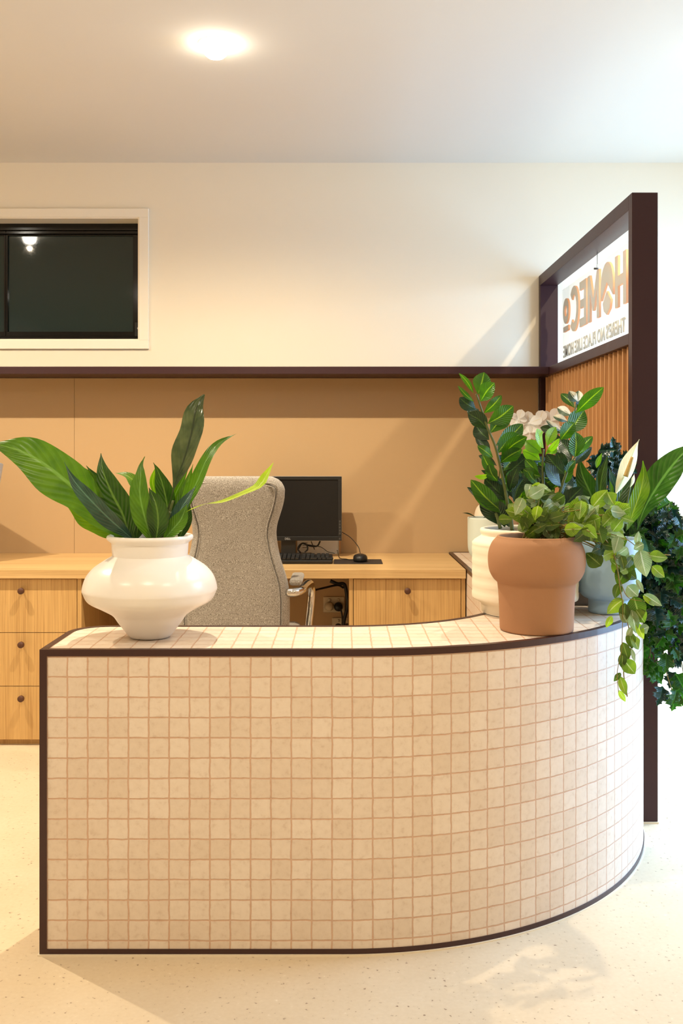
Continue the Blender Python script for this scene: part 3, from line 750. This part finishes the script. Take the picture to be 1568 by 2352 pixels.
# ------------------------------------------------------------ pots and plants
def pot(name, m, prof, parent, rim=.006, inner=.03, n=72, soil=.03):
    """prof: outer (r, z) from the base up; a rounded lip and an inner wall are added"""
    bm = BM()
    P = [(0.0001, .0)]+[(prof[0][0]*.93, 0)]+spl2(prof)
    rt, zt = prof[-1]
    P += [(rt-rim*.15, zt+rim*.35), (rt-rim*.5, zt+rim*.5), (rt-rim*.85, zt+rim*.35), (rt-rim, zt), (rt-rim-.001, zt-.02), (rt-rim-.003, zt-inner-.02)]
    lathe(bm, P, n=n, capb=False)
    o = link(name, bm, m, parent, local=True)
    bm = BM(); lathe(bm, [(.0001, zt-soil), (rt-rim-.0015, zt-soil-.001)], n=40, capb=False); link('soil', bm, 'soil', parent, local=True)
    return o
def spl2(prof, k=5):
    pts = spl([(r, 0, z) for r, z in prof], k*len(prof)); return [(max(p.x, .001), p.z) for p in pts]

def lf(bm, pts, w, Y, mi=0, **k):
    """leaf from picture points: pts (px, py[, dY]); w in px"""
    P = []
    for i, q in enumerate(pts):
        P.append(at(q[0], q[1], Y+(q[2] if len(q) > 2 else 0)))
    leaf(bm, P, w*Y/F, mi=mi, **k)
def rn(a=.45): return (random.uniform(-a, a), -1, random.uniform(-a, a)+.15)

# --- white vase with peace lily leaves on the left
vz = thing('potted_plant', (-.503, 2.577, ZT), 'white glazed wide-bodied vase of long green leaves at the left end of the counter', 'plant')
pot('vase', 'whiteglaze', [(.052, .001), (.057, .006), (.0665, .018), (.083, .040), (.098, .060), (.128, .078), (.160, .096), (.1725, .118), (.1745, .130), (.166, .158), (.147, .182), (.118, .202), (.098, .214), (.0895, .225), (.0915, .237), (.103, .250), (.111, .257), (.1125, .262)], vz, rim=.012, soil=.02)
def Z1(L): return [(q[0]/2.3758, 880+q[1]/2.3758)+tuple(q[2:]) for q in L]
LV = [  # material, width, spine, options
 ('leafmid', 245, [(690, 860, 0), (560, 740, -.02), (420, 590, -.03), (250, 450, -.02), (100, 365, 0), (-60, 325, .03)], dict(peak=.55, wave=.025, nrm=(-.3, -1, .35), fold=.1)),
 ('leafbright', 150, [(690, 850, .05), (600, 740, .05), (510, 600, .05), (430, 490, .05), (345, 400, .05)], dict(peak=.5, wave=.02, nrm=(.2, -1, .2))),
 ('leafblue', 110, [(720, 850, -.05), (600, 750, -.07), (490, 640, -.08), (400, 530, -.07), (350, 430, -.05)], dict(peak=.4, wave=.02, nrm=(-.7, -.6, .5))),
 ('leafbright', 120, [(680, 850, .02), (560, 790, .02), (450, 710, .02), (335, 625, .02)], dict(peak=.5, wave=.04, nrm=(.1, -1, .5))),
 ('leafdark', 165, [(715, 860, -.03), (665, 720, -.03), (600, 590, -.03), (560, 480, -.02), (550, 382, 0)], dict(peak=.42, wave=.012, nrm=(-.2, -1, .1))),
 ('leafdark', 130, [(740, 860, .04), (690, 720, .04), (600, 620, .05), (470, 450, .06)], dict(peak=.5, wave=.03)),
 ('leafmid', 130, [(825, 860, -.05), (785, 740, -.06), (757, 610, -.06), (765, 500, -.05), (768, 450, -.04), (790, 400, -.03)], dict(peak=.4, wave=.015, nrm=(-.3, -1, 0), fold=.22)),
 ('leafbright', 66, [(800, 700, .03), (745, 560, .03), (700, 505, .03), (630, 490, .02)], dict(peak=.6, nrm=(0, -.7, .8))),
 ('leafdark', 118, [(850, 860, -.06), (862, 760, -.07), (850, 660, -.07), (812, 570, -.06)], dict(peak=.45, fold=.3, nrm=(.15, -1, .1))),
 ('leafdark', 105, [(905, 860, .03), (915, 720, .03), (895, 590, .03), (865, 490, .03), (836, 433, .03)], dict(peak=.5, wave=.03)),
 ('leafbright', 34, [(850, 620, .05), (832, 540, .05), (850, 455, .05)], dict(peak=.5)),
 ('leafgrey', 172, [(880, 860, 0), (930, 640, 0), (960, 520, 0), (1000, 400, -.01), (1035, 260, -.01), (1060, 150, 0), (1115, 62, .02)], dict(peak=.6, wave=.055, nrm=(-.5, -1, .1), fold=.25, stalk=.28)),
 ('leafmid', 96, [(940, 860, .01), (990, 690, 0), (1065, 545, -.01), (1125, 410, -.01), (1195, 325, 0), (1290, 276, .02)], dict(peak=.5, wave=.02, nrm=(-.6, -1, .3))),
 ('leafmid', 74, [(930, 850, .04), (975, 700, .04), (1010, 590, .04), (1053, 442, .04)], dict(peak=.45, nrm=(.3, -1, .1))),
 ('leafblue', 84, [(900, 850, -.03), (955, 740, -.04), (1005, 650, -.04), (1070, 560, -.03)], dict(peak=.5, nrm=(-.5, -1, .3))),
 ('leaflime', 62, [(900, 850, -.02), (985, 725, -.05), (1100, 665, -.07), (1210, 645, -.08), (1320, 600, -.08), (1410, 555, -.08), (1450, 500, -.07), (1492, 432, -.06)], dict(peak=.62, stalk=.42, wave=.04, nrm=(0, -.5, 1), fold=.3)),
 ('leafmid', 100, [(890, 860, -.05), (935, 800, -.06), (985, 740, -.06), (1020, 660, -.05)], dict(peak=.5, nrm=(-.2, -1, .4))),
 ('leafdark', 74, [(975, 860, .03), (1010, 750, .03), (1032, 640, .03)], dict(peak=.5)),
 ('leafdark', 110, [(740, 860, .05), (745, 760, .06), (690, 640, .06)], dict(peak=.5)),
 ('leafmid', 60, [(930, 800, .05), (945, 640, .05), (1000, 520, .05), (1030, 460, .05)], dict(peak=.4)),
]
for i, (m, w, sp, op) in enumerate(LV):
    bm = BM(); pp_ = Z1(sp); lf(bm, pp_, w/2.3758, 2.577, n=26, ph=i*1.7, **op)
    link('leaf', bm, m, vz)
bm = BM()
for a, b in (((880, 860), (945, 640)), ((900, 860), (985, 720)), ((870, 860), (900, 700)), ((820, 860), (800, 750)), ((905, 850), (930, 700))):
    (x0, y0), (x1, y1) = Z1([a, b]); tube(bm, [at(x0, y0, 2.56), at(x1, y1, 2.555)], .003)
link('stalks', bm, 'stem', vz)

# --- ribbed white pot with glossy leaved stems
wp = thing('potted_plant', (.556, 2.972, ZT), 'ribbed cream white pot with tall glossy rounded-leaf stems behind the terracotta pot', 'plant')
pr = [(.124, 0), (.131, .004), (.132, .028), (.140, .036), (.1575, .044)]
bm = BM()
P = [(.0001, 0), (.125, 0)]+pr
for i in range(34):
    z = .048+i*.0048; P.append((.1588+.0006*math.sin(i*.9)+.0003*math.sin(i*2.7), z))
P += [(.159, .2125), (.152, .220), (.133, .232), (.130, .236), (.1335, .242), (.135, .249), (.1325, .2545), (.127, .256), (.121, .253), (.119, .245), (.118, .2)]
lathe(bm, P, n=80, capb=False); link('pot', bm, 'creamceramic', wp, local=True)
bm = BM(); lathe(bm, [(.0001, .228), (.119, .227)], n=40, capb=False); link('soil', bm, 'soil', wp, local=True)
ZM = ['zz', 'zzdark', 'zzbright', 'varieg']
def stem_leaves(root, Y, stem, leaves, conv, r=.006, nm='stem'):
    bm = BM(); tube(bm, [at(*conv(q[0], q[1]), Y+(q[2] if len(q) > 2 else 0)) for q in stem], r, taper=.45)
    st = link(nm, bm, 'stem', root)
    bm = BM()
    for i, (a, b, w, mi) in enumerate(leaves):
        ax, ay = conv(*a); bx_, by = conv(*b); sc = conv.k
        dy = random.uniform(-.05, .05); sag = random.uniform(-.04, .04)
        mx, my = (ax+bx_)/2, (ay+by)/2; ox, oy = -(by-ay)*sag*2, (bx_-ax)*sag*2
        y0 = (0 if mi != 1 else .012)
        lf(bm, [(ax, ay, y0), (mx+ox, my+oy, y0+dy*.6-.008), (bx_, by, y0+dy)], w*1.28/sc, Y, mi=mi, peak=.55, nrm=rn(.5), fold=.16, tipp=.75, n=14)
    link('leaves', bm, ZM, st); return st
class Cv:
    def __init__(s, x, y, k): s.x, s.y, s.k = x, y, k
    def __call__(s, a, b): return s.x+a/s.k, s.y+b/s.k
A5 = Cv(1040, 840, 5.88); A7 = Cv(1180, 870, 7.127); A6 = Cv(1320, 980, 6.323)
stem_leaves(wp, 2.96, [(800, 2230), (770, 2000), (735, 1850), (690, 1600), (620, 1280), (560, 1060), (470, 850), (400, 640), (330, 430), (310, 380)], [
 ((275,370),(80,100),60,0), ((285,490),(65,270),56,0), ((335,385),(420,88),190,0), ((370,480),(560,230),185,0), ((310,590),(88,430),150,1),
 ((420,640),(655,400),125,0), ((400,700),(195,590),140,1), ((460,860),(200,640),170,1), ((490,1000),(300,800),170,1), ((510,1200),(305,945),120,1), ((540,1240),(330,1080),110,0),
 ((470,780),(815,545),200,0), ((500,910),(790,640),190,0), ((580,1080),(940,785),190,0), ((600,1180),(900,930),180,0), ((650,1260),(1000,960),175,0), ((640,1310),(930,1130),170,0),
 ((700,1480),(1015,1215),135,1), ((680,1420),(900,1180),150,0), ((590,1350),(345,1215),80,1), ((580,1480),(400,1200),120,0), ((600,1560),(480,1330),130,0), ((700,1640),(380,1410),70,1), ((700,1820),(430,1520),200,1),
 ((690,1780),(520,1500),150,1), ((820,1840),(990,1480),140,1), ((760,1700),(870,1380),130,1), ((510,1480),(290,1492),60,2), ((730,1620),(860,1400),110,0)], A5)
stem_leaves(wp, 2.97, [(640, 2200), (600, 2050), (520, 1850), (440, 1680), (420, 1600)], [
 ((700,2000),(240,1540),190,0), ((680,2060),(190,1640),120,1), ((640,2160),(430,1690),210,1), ((700,2180),(520,1800),200,1), ((760,2180),(640,1850),180,1)], A5)
stem_leaves(wp, 2.90, [(470, 2300), (480, 1900), (475, 1560), (468, 1350), (485, 1150)], [
 ((485,1130),(375,815),200,2), ((540,1100),(685,790),150,2), ((455,1225),(190,1010),190,2), ((515,1235),(745,975),90,2), ((430,1335),(142,1175),170,2),
 ((400,1540),(180,1320),150,0), ((390,1710),(220,1500),150,0), ((560,1210),(685,1100),120,2), ((830,1560),(528,1230),210,1), ((770,1760),(515,1380),230,1), ((520,1560),(540,1400),90,0), ((560,1640),(500,1610),60,2),
 ((440,1600),(150,1480),160,0), ((430,1750),(120,1560),150,1), ((420,1850),(200,1720),140,1)], A7)
stem_leaves(wp, 2.98, [(700, 2150), (740, 1900), (830, 1620), (900, 1450), (960, 1330), (1010, 1270)], [
 ((1000,1290),(1005,870),235,0), ((940,1310),(755,990),210,1), ((990,1290),(1285,940),170,0), ((960,1410),(1275,1120),130,1), ((900,1440),(780,1150),160,1), ((880,1500),(700,1200),170,1),
 ((860,1560),(1010,1340),120,0), ((760,1000),(990,720),230,0), ((900,900),(1150,515),255,0), ((1010,560),(1467,138),190,0), ((1180,480),(1280,300),150,0), ((780,1780),(700,1500),190,1), ((800,1900),(960,1600),200,1)], A7)

random.seed(11)
fill = []
for k in range(34):
    bx0, by0 = random.uniform(1190, 1320), random.uniform(1090, 1190); an = random.uniform(.15*PI, .85*PI); Lk = random.uniform(50, 85)
    fill.append(((bx0, by0), (bx0+Lk*math.cos(an), by0-Lk*math.sin(an)), Lk*random.uniform(.34, .44), random.choice((0, 1, 1))))
stem_leaves(wp, 3.02, [(1215, 1215), (1230, 1150), (1262, 1060)], fill, Cv(0, 0, 1))
# --- terracotta pot with the trailing soft-leaved plant
tp = thing('potted_plant', (.533, 2.68, ZT), 'terracotta pot with bulging rim and pale green leaves trailing over the counter edge', 'plant')
pot('pot', 'terracotta', [(.096, 0), (.099, .003), (.1005, .04), (.1025, .09), (.1055, .124), (.108, .131), (.117, .140), (.1275, .160), (.1315, .188), (.1295, .214), (.121, .237), (.112, .248), (.107, .253)], tp, rim=.008, soil=.03)
def ovate(bm, c, ang, L, w, mi, nrm=None, cup=.2):
    d = Vector((math.cos(ang), 0, math.sin(ang))); n = Vector(nrm or rn(.7)).normalized()
    d = (d-n*d.dot(n)).normalized()
    b = c-d*L*.5
    leaf(bm, [b, c-n*L*random.uniform(-.08, .08)-Vector((0, 0, 0)), c+d*L*.5+n*random.uniform(-.12, .02)*L], w, nrm=n, peak=.36, fold=cup, tipp=.85, n=9, mi=mi, wave=.02, ph=random.random()*6)
PM = ['pothos', 'pothosgrey', 'pothosdark', 'leaflime']
random.seed(21)
bm = BM(); sb = BM()
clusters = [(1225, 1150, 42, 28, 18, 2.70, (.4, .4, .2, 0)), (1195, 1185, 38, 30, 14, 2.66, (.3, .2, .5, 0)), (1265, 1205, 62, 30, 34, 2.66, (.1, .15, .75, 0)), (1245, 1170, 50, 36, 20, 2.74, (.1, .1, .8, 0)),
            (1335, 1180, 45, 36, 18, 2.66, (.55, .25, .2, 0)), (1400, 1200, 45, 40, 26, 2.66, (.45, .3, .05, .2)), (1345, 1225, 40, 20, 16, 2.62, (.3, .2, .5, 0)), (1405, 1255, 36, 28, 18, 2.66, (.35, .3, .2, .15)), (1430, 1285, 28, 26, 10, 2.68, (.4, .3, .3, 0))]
def pick(ws):
    x = random.random()*sum(ws)
    for i, v in enumerate(ws):
        x -= v
        if x <= 0: return i
    return 0
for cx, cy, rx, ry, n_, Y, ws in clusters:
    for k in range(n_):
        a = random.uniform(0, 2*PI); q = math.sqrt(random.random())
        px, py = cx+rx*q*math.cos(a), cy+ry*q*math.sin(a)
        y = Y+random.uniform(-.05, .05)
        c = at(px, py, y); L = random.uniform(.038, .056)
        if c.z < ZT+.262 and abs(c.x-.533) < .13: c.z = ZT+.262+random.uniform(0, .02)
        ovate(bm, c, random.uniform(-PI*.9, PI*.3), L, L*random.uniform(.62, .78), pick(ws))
        if random.random() < .45: tube(sb, [Vector((.533+random.uniform(-.05, .08), 2.68, ZT+.24)), (c+Vector((.533, 2.68, ZT+.30)))/2, c], .0013, n=5, seg=8)
for a, b, w, mi in (((1228, 1187), (1160, 1172), 46, 0), ((1215, 1140), (1250, 1120), 34, 1), ((1395, 1130), (1410, 1160), 36, 0), ((1322, 1185), (1335, 1140), 44, 0), ((1360, 1165), (1395, 1125), 36, 0), ((1400, 1190), (1448, 1165), 42, 0),
                    ((1470, 1262), (1484, 1325), 42, 1), ((1490, 1275), (1533, 1281), 30, 0), ((1497, 1300), (1526, 1326), 28, 0), ((1478, 1250), (1455, 1262), 24, 1), ((1461, 1330), (1478, 1362), 14, 1), ((1478, 1365), (1520, 1392), 22, 1), ((1476, 1368), (1502, 1392), 12, 3), ((1462, 1252), (1466, 1220), 16, 1),
                    ((1380, 1300), (1345, 1270), 40, 2)):
    lf(bm, [(a[0], a[1], 0), ((a[0]+b[0])/2, (a[1]+b[1])/2, -.004), (b[0], b[1], .004)], w, 2.66, mi=mi, peak=.4, nrm=rn(.4), fold=.2, tipp=.85, n=10)
trail = [(1325, 1222, -.03), (1375, 1228, -.04), (1405, 1262, -.02), (1418, 1310, 0), (1425, 1360, .02), (1436, 1410, .03), (1445, 1450, .03), (1448, 1500, .03), (1432, 1540, .03), (1440, 1600, .03)]
tube(sb, [at(x, y, 2.67+d) for x, y, d in trail], .0017, n=6, seg=50)
tube(sb, [at(x, y, 2.67+d) for x, y, d in [(1400, 1230, 0), (1440, 1240, 0), (1470, 1262, 0), (1500, 1272, 0), (1540, 1275, 0)]], .0013, n=6, seg=20)
tube(sb, [at(x, y, 2.69+d) for x, y, d in [(1422, 1330, 0), (1440, 1370, 0), (1470, 1380, 0), (1500, 1380, 0)]], .0012, n=6, seg=20)
tube(sb, [at(x, y, 2.69) for x, y in [(1430, 1380), (1429, 1440), (1427, 1490), (1417, 1545), (1420, 1590)]], .001, n=6, seg=20)
tube(sb, [at(x, y, 2.66) for x, y in [(1340, 1222), (1300, 1225), (1260, 1215)]], .0016, n=6, seg=12)
for a, b, w, mi in (((1440, 1300), (1418, 1345), 38, 2), ((1428, 1300), (1462, 1330), 36, 2), ((1405, 1290), (1440, 1320), 34, 0), ((1450, 1310), (1435, 1280), 30, 1), ((1422, 1340), (1412, 1375), 26, 2), ((1440, 1345), (1465, 1370), 34, 1),
                    ((1432, 1378), (1394, 1410), 44, 0), ((1435, 1385), (1432, 1430), 26, 2), ((1455, 1370), (1470, 1425), 44, 2), ((1460, 1400), (1480, 1430), 34, 0), ((1405, 1415), (1392, 1442), 18, 3), ((1450, 1400), (1460, 1455), 26, 1), ((1462, 1430), (1478, 1468), 20, 3), ((1470, 1450), (1490, 1440), 26, 1),
                    ((1445, 1450), (1452, 1490), 24, 2), ((1455, 1460), (1466, 1492), 26, 0), ((1450, 1440), (1440, 1470), 16, 1), ((1430, 1475), (1442, 1515), 24, 2), ((1432, 1515), (1458, 1548), 34, 0), ((1430, 1500), (1428, 1535), 20, 2), ((1425, 1545), (1409, 1565), 13, 2), ((1423, 1553), (1438, 1597), 20, 0), ((1420, 1585), (1436, 1612), 13, 3),
                    ((1450, 1490), (1458, 1520), 12, 1), ((1440, 1430), (1425, 1400), 24, 1)):
    lf(bm, [(a[0], a[1], 0), ((a[0]+b[0])/2, (a[1]+b[1])/2, -.004), (b[0], b[1], .004)], w, 2.695, mi=mi, peak=.42, nrm=rn(.5), fold=.2, tipp=.85, n=10)
link('foliage', bm, PM, tp); link('vine_stems', sb, 'vine', tp)

# --- pale blue footed pot with peace lily
bp2 = thing('potted_plant', (.812, 2.98, ZT), 'pale blue footed pot with a cream peace lily flower, right of the terracotta pot', 'plant')
pot('pot', 'blueglaze', [(.059, 0), (.0605, .003), (.0605, .036), (.0625, .041), (.076, .047), (.088, .060), (.094, .080), (.0955, .1), (.096, .14), (.0962, .222)], bp2, rim=.006, soil=.02)
PL = [
 ('leafdark', 430, [(905, 1500, -.02), (1000, 1200, -.04), (1150, 920, -.06), (1400, 560, -.10), (1700, 240, -.14)], dict(peak=.6, nrm=(-.4, -1, .35), fold=.25, wave=.02)),
 ('leafbright', 260, [(760, 1500, -.08), (850, 1250, -.1), (955, 950, -.11), (1000, 700, -.1), (985, 495, -.09)], dict(peak=.5, nrm=(.25, -1, .1), fold=.12, wave=.02)),
 ('leafdark', 200, [(520, 1400, 0), (640, 1050, 0), (760, 760, .01), (865, 480, .02)], dict(peak=.42, nrm=(.2, -1, 0))),
 ('leafdark', 170, [(390, 1350, -.02), (370, 1000, -.03), (400, 700, -.03), (478, 390, -.02)], dict(peak=.5, fold=.3)),
 ('leafblue', 60, [(460, 1350, -.05), (455, 1000, -.06), (465, 700, -.06), (480, 560, -.05)], dict(peak=.5, nrm=(.9, -.3, 0))),
 ('leafblue', 44, [(320, 1300, -.05), (325, 950, -.06), (320, 700, -.06), (380, 520, -.05)], dict(peak=.5, nrm=(-.8, -.5, 0))),
 ('leafdark', 300, [(380, 1400, .05), (240, 1000, .05), (110, 700, .05), (60, 440, .05)], dict(peak=.5, nrm=(-.2, -1, .2))),
 ('leafdark', 320, [(300, 1400, .08), (150, 1100, .08), (-60, 900, .08), (-260, 700, .07)], dict(peak=.5, nrm=(-.1, -1, .4))),
 ('leafbright', 80, [(310, 600, .05), (340, 500, .05), (392, 380, .05)], dict(peak=.45)),
 ('leafblue', 110, [(620, 950, .04), (560, 800, .04), (495, 600, .04)], dict(peak=.45)),
 ('leafmid', 64, [(530, 1050, -.01), (530, 900, -.01), (495, 760, -.01)], dict(peak=.4)),
 ('leafdark', 240, [(700, 1500, .03), (690, 1200, .04), (760, 950, .05), (840, 760, .06)], dict(peak=.5)),
 ('leafdark', 110, [(740, 1520, -.06), (800, 1380, -.07), (890, 1230, -.08), (960, 1130, -.09)], dict(peak=.5, nrm=(-.3, -1, 0))),
]
for i, (m, w, sp, op) in enumerate(PL):
    bm = BM(); pts = [A6(a, b)+(d,) for a, b, d in sp]; lf(bm, pts, w/6.323, 2.98, n=24, ph=i*2.1, **op); link('leaf', bm, m, bp2)
def flower(sp, w, dY, sx):
    bm = BM(); tube(bm, [at(*A6(*q), 2.96+dY) for q in sx], .0028, taper=.8); fs = link('flower_stem', bm, 'stem', bp2)
    bm = BM(); lf(bm, [A6(a, b)+(d,) for a, b, d in sp], w/6.323, 2.95+dY, n=24, peak=.5, nrm=(-.45, -1, 0), fold=.45, tipp=1.5, wave=.01); link('spathe', bm, 'spathe', fs)
flower([(590, 980, 0), (680, 780, 0), (780, 530, -.005), (860, 330, 0), (935, 182, .01)], 215, 0, [(520, 1400), (560, 1100), (600, 960), (680, 780), (735, 735)])
bm = BM(); a, b = at(*A6(735, 725), 2.938), at(*A6(832, 440), 2.935)
tube(bm, [a, a.lerp(b, .5), b], .0075, n=12, seg=12, taper=.6); link('spadix', bm, 'spadix', bp2)
flower([(795, 885, .02), (835, 790, .02), (862, 685, .02)], 60, .03, [(700, 1450), (760, 1100), (800, 880)])

# --- grey planter box with dark lobed ivy and a variegated plant
gb = thing('planter_box', (.75, 3.19, ZT), 'grey planter box with dark lobed ivy hanging past the counter end, beside the partition', 'planter')
bm = BM(); box(bm, .66, .93, 3.12, 3.13, ZT, .88); box(bm, .66, .93, 3.24, 3.25, ZT, .88); box(bm, .66, .67, 3.13, 3.24, ZT, .88); box(bm, .92, .93, 3.13, 3.24, ZT, .88); box(bm, .67, .92, 3.13, 3.24, ZT, .76)
link('box', bm, 'greybox', gb)
bxo('soil', gb, 'soil', .6705, .9195, 3.1305, 3.2395, .7605, .86)
OUT = [(1.0, 0), (.86, .09), (.80, .20), (.74, .14), (.66, .17), (.62, .46), (.52, .40), (.46, .52), (.40, .36), (.30, .30), (.22, .50), (.12, .36), (.10, .14), (0, .03)]
def lobed(bm, c, d, n, L, mi):
    uvl = bm.loops.layers.uv.active
    d = d.normalized(); n = (n-d*n.dot(d)).normalized(); s = d.cross(n)
    mid = [bm.verts.new(c+d*L*q+n*L*(-.02+.10*math.sin(q*3))) for q in (1.0, .8, .6, .45, .3, .12, 0)]
    ms_ = (1.0, .8, .6, .45, .3, .12, 0)
    for sg_ in (-1, 1):
        ov = [bm.verts.new(c+d*L*a+s*(sg_*b*L)+n*L*(.10*math.sin(a*3)-.30*b*b+.10*b)) for a, b in OUT[1:-1]]
        oa = OUT[1:-1]
        near = lambda a: min(range(1, 6), key=lambda i: abs(ms_[i]-a))
        lst = [(mid[0], 1, 0)]+[(v, a, b) for v, (a, b) in zip(ov, oa)]+[(mid[6], 0, 0)]
        for (v0, a0, b0), (v1, a1, b1) in zip(lst, lst[1:]):
            k0, k1 = near(a0), near(a1)
            tris = [(v0, (b0*1.8, a0)), (v1, (b1*1.8, a1)), (mid[k1], (0, ms_[k1]))]
            def add(tr):
                if len({t[0] for t in tr}) < 3: return
                try: f = bm.faces.new([t[0] for t in tr])
                except ValueError: return
                f.material_index = mi; f.smooth = True
                for lp, t in zip(f.loops, tr): lp[uvl].uv = t[1]
            add(tris)
            if k0 != k1: 
                step = 1 if k1 > k0 else -1
                for k in range(k0, k1, step): add([(v0, (b0*1.8, a0)), (mid[k+step], (0, ms_[k+step])), (mid[k], (0, ms_[k]))])
random.seed(5)
bm = BM(); sb = BM()
def ivy_at(px, py, Y, L, mi, down=.6):
    n = Vector((random.uniform(-.7, .7), -1, random.uniform(-.2, .9))).normalized()
    a = random.uniform(-PI, 0) if random.random() < down else random.uniform(0, PI)
    d = Vector((math.cos(a), random.uniform(-.4, .1), math.sin(a)))
    lobed(bm, at(px, py, Y), d, n, L, mi)
for k in range(30):
    a = random.uniform(0, 2*PI); q = math.sqrt(random.random())
    ivy_at(1396+38*q*math.cos(a), 1066+40*q*math.sin(a), 3.18+random.uniform(-.05, .05), random.uniform(.045, .065), 0, .35)
for k in range(36):
    ivy_at(random.uniform(1300, 1450), random.uniform(1120, 1230), 3.15+random.uniform(-.05, .05), random.uniform(.05, .07), 0)
ST = [[(1430,1190),(1480,1165),(1520,1160),(1555,1200),(1580,1260),(1592,1330)],
      [(1440,1220),(1490,1220),(1520,1270),(1530,1340),(1532,1420),(1522,1490),(1532,1550),(1548,1600)],
      [(1450,1240),(1488,1280),(1500,1350),(1497,1430),(1494,1490),(1488,1530)],
      [(1450,1200),(1530,1230),(1562,1300),(1568,1400),(1560,1480),(1570,1550),(1576,1610)],
      [(1440,1230),(1480,1250),(1510,1300),(1515,1400),(1535,1470),(1548,1530)],
      [(1460,1190),(1540,1200),(1600,1260),(1612,1400),(1605,1500),(1600,1560)],
      [(1440,1210),(1475,1230),(1490,1300),(1510,1370),(1540,1430),(1580,1500)]]
for si, st in enumerate(ST):
    Y = 3.10+.02*(si % 4)-.02
    P = spl([(x, y, 0) for x, y in st], 60)
    tube(sb, [Vector((.86, 3.17, .88))]+[at(p.x, p.y, Y) for p in P[::6]], .0016, n=5, seg=60)
    for k, p in enumerate(P):
        if p.y > 1490 and random.random() < .35: continue
        for r_ in range((2 if k % 2 else 1) if p.y < 1400 else (1 if k % 4 else 0)):
            ox = random.uniform(-20, 20); oy = random.uniform(-10, 14)
            px, py = p.x+ox, p.y+oy
            if py > 1380: px = max(px, 1492)
            low = p.y > 1440
            ivy_at(px, py, Y+random.uniform(-.04, .04), random.uniform(.045, .07), 1 if random.random() < (.6 if low else .32) else 0, .8)
link('ivy_foliage', bm, ['ivy', 'ivygreen'], gb); link('ivy_stems', sb, 'vine', gb)
st = stem_leaves(gb, 3.20, [(800, 1900), (850, 1200), (900, 800), (1000, 500), (1010, 420)], [
 ((1045,375),(905,200),125,3), ((1050,370),(1060,195),110,3), ((990,475),(768,242),130,0), ((950,600),(708,470),125,3), ((885,700),(640,610),110,3), ((800,860),(525,670),105,3), ((770,890),(430,800),130,1),
 ((820,1000),(560,960),130,1), ((830,1100),(600,1180),140,3), ((1000,480),(1120,350),90,1)], A7, nm='variegated_stem')

# --- pale mint pot and cream round vase with orchid at the far end
mp_ = thing('potted_plant', (.664, 4.45, ZT), 'pale mint straight-sided pot with small dark leaves near the back wall', 'plant')
pot('pot', 'mint', [(.055, 0), (.066, .006), (.080, .022), (.088, .045), (.0905, .07), (.091, .12), (.091, .190)], mp_, rim=.006, soil=.015)
bm = BM()
for a, b, w in (((1093, 1188), (1061, 1178), 8), ((1140, 1186), (1108, 1190), 10), ((1130, 1180), (1150, 1160), 14), ((1120, 1188), (1140, 1150), 16), ((1135, 1188), (1165, 1170), 14)):
    lf(bm, [(a[0], a[1], 0), ((a[0]+b[0])/2, (a[1]+b[1])/2-3, -.02), (b[0], b[1], -.03)], w, 4.44, peak=.45, nrm=(0, -.6, 1))
link('leaves', bm, 'zzdark', mp_)
cv = thing('potted_plant', (.735, 4.655, ZT), 'cream rounded vase with white orchid blooms, behind the mint pot', 'plant')
pot('vase', 'creamceramic', [(.05, 0), (.07, .01), (.092, .045), (.102, .09), (.105, .14), (.103, .19), (.092, .225), (.07, .245), (.05, .25)], cv, rim=.006, soil=.01)
bm = BM(); YO = 4.45
tube(bm, [Vector((.735, 4.655, ZT+.24)), at(1150, 1060, 4.55), at(1165, 1000, 4.5), at(1200, 965, 4.47), at(1240, 965, 4.46), at(1290, 985, 4.45)], .0035, taper=.5); os_ = link('flower_stem', bm, 'stem', cv)
for fx, fy, r in ((1190, 963, 21), (1213, 972, 29), (1236, 972, 28), (1264, 968, 31), (1215, 992, 24), (1275, 1030, 16)):
    bm = BM(); base = random.uniform(0, 1)
    for k in range(5):
        a = PI/2+2*PI*k/5+base; q = 1.0 if k in (1, 4) else .85
        c = at(fx, fy, YO-.005*k)
        d = Vector((math.cos(a), random.uniform(-.2, .1), math.sin(a)))
        Lp = r*q*YO/F
        leaf(bm, [c, c+d*Lp*.5-Vector((0, .004, 0)), c+d*Lp*1.12], Lp*.95, nrm=(0, -1, .7), peak=.6, fold=.06, tipp=.5, n=8)
    c = at(fx, fy, YO-.02); leaf(bm, [c+Vector((0, 0, .004)), c+Vector((0, -.006, -.004)), c+Vector((0, 0, -.012))], .010, peak=.5, n=5)
    link('flower', bm, 'petal', os_)
bm = BM()
for a, b, w in (((1160, 1150), (1120, 1080), 26), ((1160, 1150), (1200, 1040), 30), ((1165, 1150), (1170, 1030), 26)):
    lf(bm, [(a[0], a[1], 0), ((a[0]+b[0])/2-4, (a[1]+b[1])/2, -.02), (b[0], b[1], -.02)], w, 4.6, peak=.5)
link('leaves', bm, 'leafdark', cv)

# ------------------------------------------------------------ camera, world
cam = bpy.data.cameras.new('camera'); co = bpy.data.objects.new('camera', cam); C.objects.link(co)
cam.sensor_fit = 'VERTICAL'; cam.sensor_height = 36; cam.sensor_width = 24; cam.lens = 36*F/2352
cam.shift_y = -134/2352; co.location = (0, 0, EYE); co.rotation_euler = (PI/2, 0, 0); cam.clip_start = .05
bpy.context.scene.camera = co
w = bpy.data.worlds.new('sky'); bpy.context.scene.world = w; w.use_nodes = True
w.node_tree.nodes['Background'].inputs[0].default_value = (.75, .87, 1, 1); w.node_tree.nodes['Background'].inputs[1].default_value = 1.5
vs = bpy.context.scene.view_settings; vs.view_transform = 'Standard'; vs.look = 'None'; vs.gamma = 1; vs.exposure = .42; vs.use_curve_mapping = False
